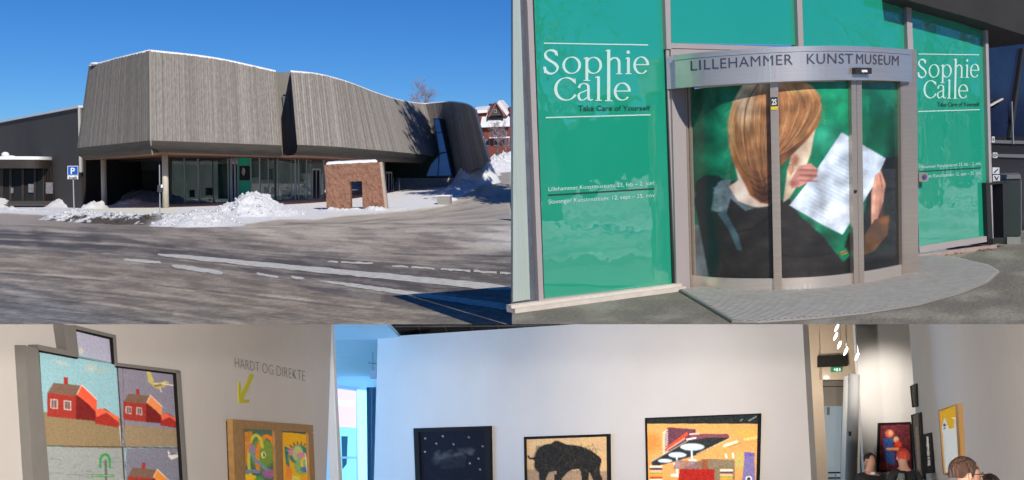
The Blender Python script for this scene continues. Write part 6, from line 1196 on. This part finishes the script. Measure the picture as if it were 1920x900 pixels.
    for s in (-1, 1):
        part(MB().ball(hp_((s * .03, -.095, 1.635)), .012 * k, 10, 6), 'eye', mat('eye', col=(.25, .22, .2), rough=.2), t, smooth=True); part(MB().ball(hp_((s * .083, .0, 1.625)), .022 * k, 10, 6, (.5, .8, 1.3)), 'ear', SKINM, t, smooth=True)
    part(MB().ball(hp_((0, -.108, 1.61)), .016 * k, 8, 6, (.8, 1, 1.5)), 'nose', SKINM, t, smooth=True); part(MB().ball(hp_((0, -.1, 1.572)), .022 * k, 8, 4, (1, .4, .3)), 'mouth', mat('lips', col=(.35, .12, .1), rough=.5), t, smooth=True)
    return t, hp_
BLS = mat('black cloth', col=(.012, .012, .013), rough=.85); JN = mat('dark jeans', col=(.03, .035, .05), rough=.85)
def gl(px, d): return Vector(((px - 960) / F * d / math.cos(GA) * 1.0, d, -1.6))
def floor_at(px, d):
    r = G.ray(px, 860); r = r / r.y; return Vector((r.x * d, d, -1.6))
t1, hp1 = person('person in black shirt with short dark hair and small white tag, facing the red painting', floor_at(1630, 15.6), 1.67, R(14), BLS, BLS, (.02, .01, .008), headturn=R(-70))
part(MB().hexa([hp1(v) for v in ((-.02, .125, 1.30), (.02, .125, 1.30), (.02, .125, 1.33), (-.02, .125, 1.33))], [hp1(v) for v in ((-.02, .14, 1.30), (.02, .14, 1.30), (.02, .14, 1.33), (-.02, .14, 1.33))]), 'white_tag', WHT, t1)
tf = floor_at(1630, 15.2); part(MB().slab(Plane(G, (0, 15.36, 0), (0, -1, 0)), [(1634, 885.5), (1640, 885.5), (1640, 889.5), (1634, 889.5)], -.02, .02), 'white_tag', WHT, t1)
t2, _ = person('person with bright red hair in dark clothes before the red painting', floor_at(1693, 15.2), 1.73, R(185), BLS, JN, (.55, .045, .02), hair='short')
PT = mat('grey patterned scarf cloth', col=(.2, .22, .2), rough=.9, var=.9, vs=60)
_pp2 = floor_at(1680, 15.0); part(MB().tube([_pp2 + Vector((0, 0, .9)), _pp2 + Vector((.02, 0, 1.15)), _pp2 + Vector((.07, .02, 1.4))], [.06, .085, .04], 10), 'patterned_shawl', PT, t2, smooth=True)
t3, hp3 = person('person close by with short brown hair and dark glasses, only the head top in view', floor_at(1808, 7.2), 1.60, R(88), mat('blue grey jumper', col=(.08, .1, .14), rough=.9), JN, (.05, .02, .011), hair='short')
gm_ = MB()
for s in (-1, 1): gm_.tube([hp3((s * .03 + .022 * math.cos(a), -.112, 1.635 + .017 * math.sin(a))) for a in np.linspace(0, 6.28, 13)], .0028, 5)
gm_.tube([hp3((-.008, -.114, 1.638)), hp3((.008, -.114, 1.638))], .0028, 5); gm_.tube([hp3((.052, -.11, 1.64)), hp3((.084, 0, 1.64))], .0028, 5); gm_.tube([hp3((-.052, -.11, 1.64)), hp3((-.084, 0, 1.64))], .0028, 5); part(gm_, 'glasses', SEAL, t3)
t4, _ = person('person with dark hair at the lower edge, right of the one with glasses', floor_at(1853, 7.6), 1.485, R(150), mat('brown coat', col=(.12, .08, .06), rough=.9), JN, (.024, .012, .008), hair='long')
# spruce and shade tree right of the street, outside the frame
def spruce(label, base, h, seed):
    rnd = random.Random(seed); base = Vector(base); t = thing('spruce_tree', label, 'tree', W1, base); part(MB().tube([base, base + Vector((0, 0, h))], [.03 * h, .005 * h], 8), 'trunk', mat('dark bark', col=(.08, .06, .05), rough=.9), t); mb = MB()
    for k in range(900):
        f = rnd.random() ** .7; z = h * (1 - f * .93); r = h * .22 * f * rnd.uniform(.5, 1); a = rnd.uniform(0, 6.283); c = base + Vector((math.cos(a) * r, math.sin(a) * r, z - r * .25)); u = Vector((math.cos(a), math.sin(a), -.35)) * h * .05; v = Vector((-math.sin(a), math.cos(a), 0)) * h * .018
        mb.quad(c - u, c - v, c + u, c + v)
    part(mb, 'crown', mat('spruce needles', col=(.03, .06, .03), rough=.8, var=.4, vs=2), t, kind='stuff')
def pine(label, base, h, z0, r, seed):
    rnd = random.Random(seed); base = Vector(base); t = thing('pine_tree', label, 'tree', W1, base, 'tall pines beyond the right edge of the street'); part(MB().tube([base, base + Vector((.1, 0, h * .5)), base + Vector((0, 0, h))], [.3, .22, .05], 8), 'trunk', mat('reddish pine bark', col=(.2, .11, .07), rough=.9, var=.3, vs=4), t); mb = MB()
    cl = [(rnd.uniform(-1, 1), rnd.uniform(-1, 1), rnd.uniform(0, 1)) for _ in range(46)]
    for cx_, cy_, cz_ in cl:
        w_ = r * (1 - .55 * cz_ ** 2) * (.75 + .25 * min(1, cz_ * 5)); c = base + Vector((cx_ * w_, cy_ * w_, z0 + (h - z0) * cz_)); mb.tube([base + Vector((0, 0, c.z - .8)), c], [.06, .02], 4, cap=False)
        for _ in range(46):
            p = c + Vector((rnd.gauss(0, .55), rnd.gauss(0, .55), rnd.gauss(0, .42))); a = rnd.uniform(0, 6.283); u = Vector((math.cos(a), math.sin(a), rnd.uniform(-.4, .4))) * .42; v = Vector((-math.sin(a), math.cos(a), rnd.uniform(-.5, .5))) * .17; mb.quad(p - u, p - v, p + u, p + v)
    part(mb, 'crown', mat('pine needles', col=(.035, .06, .03), rough=.8, var=.4, vs=1.5), t, kind='stuff')
pine('tallest pine beyond the right edge of the street, nearest the museum', (3.0, 61.5, 0), 29, 10, 2.0, 31)
pine('pine with a broad crown, middle one beyond the right edge of the street', (5.0, 60, 0), 28, 9, 2.1, 32)
pine('pine farthest from the road, last of the three beyond the right edge', (3.7, 66.5, 0), 25, 8, 2.0, 33)
spruce('spruce tree beyond the right edge of the street, first from the road', (2.6, 41.5, 0), 6.5, 1)
spruce('taller spruce tree beyond the right edge of the street, second from the road', (5.2, 43.5, 0), 9, 2)
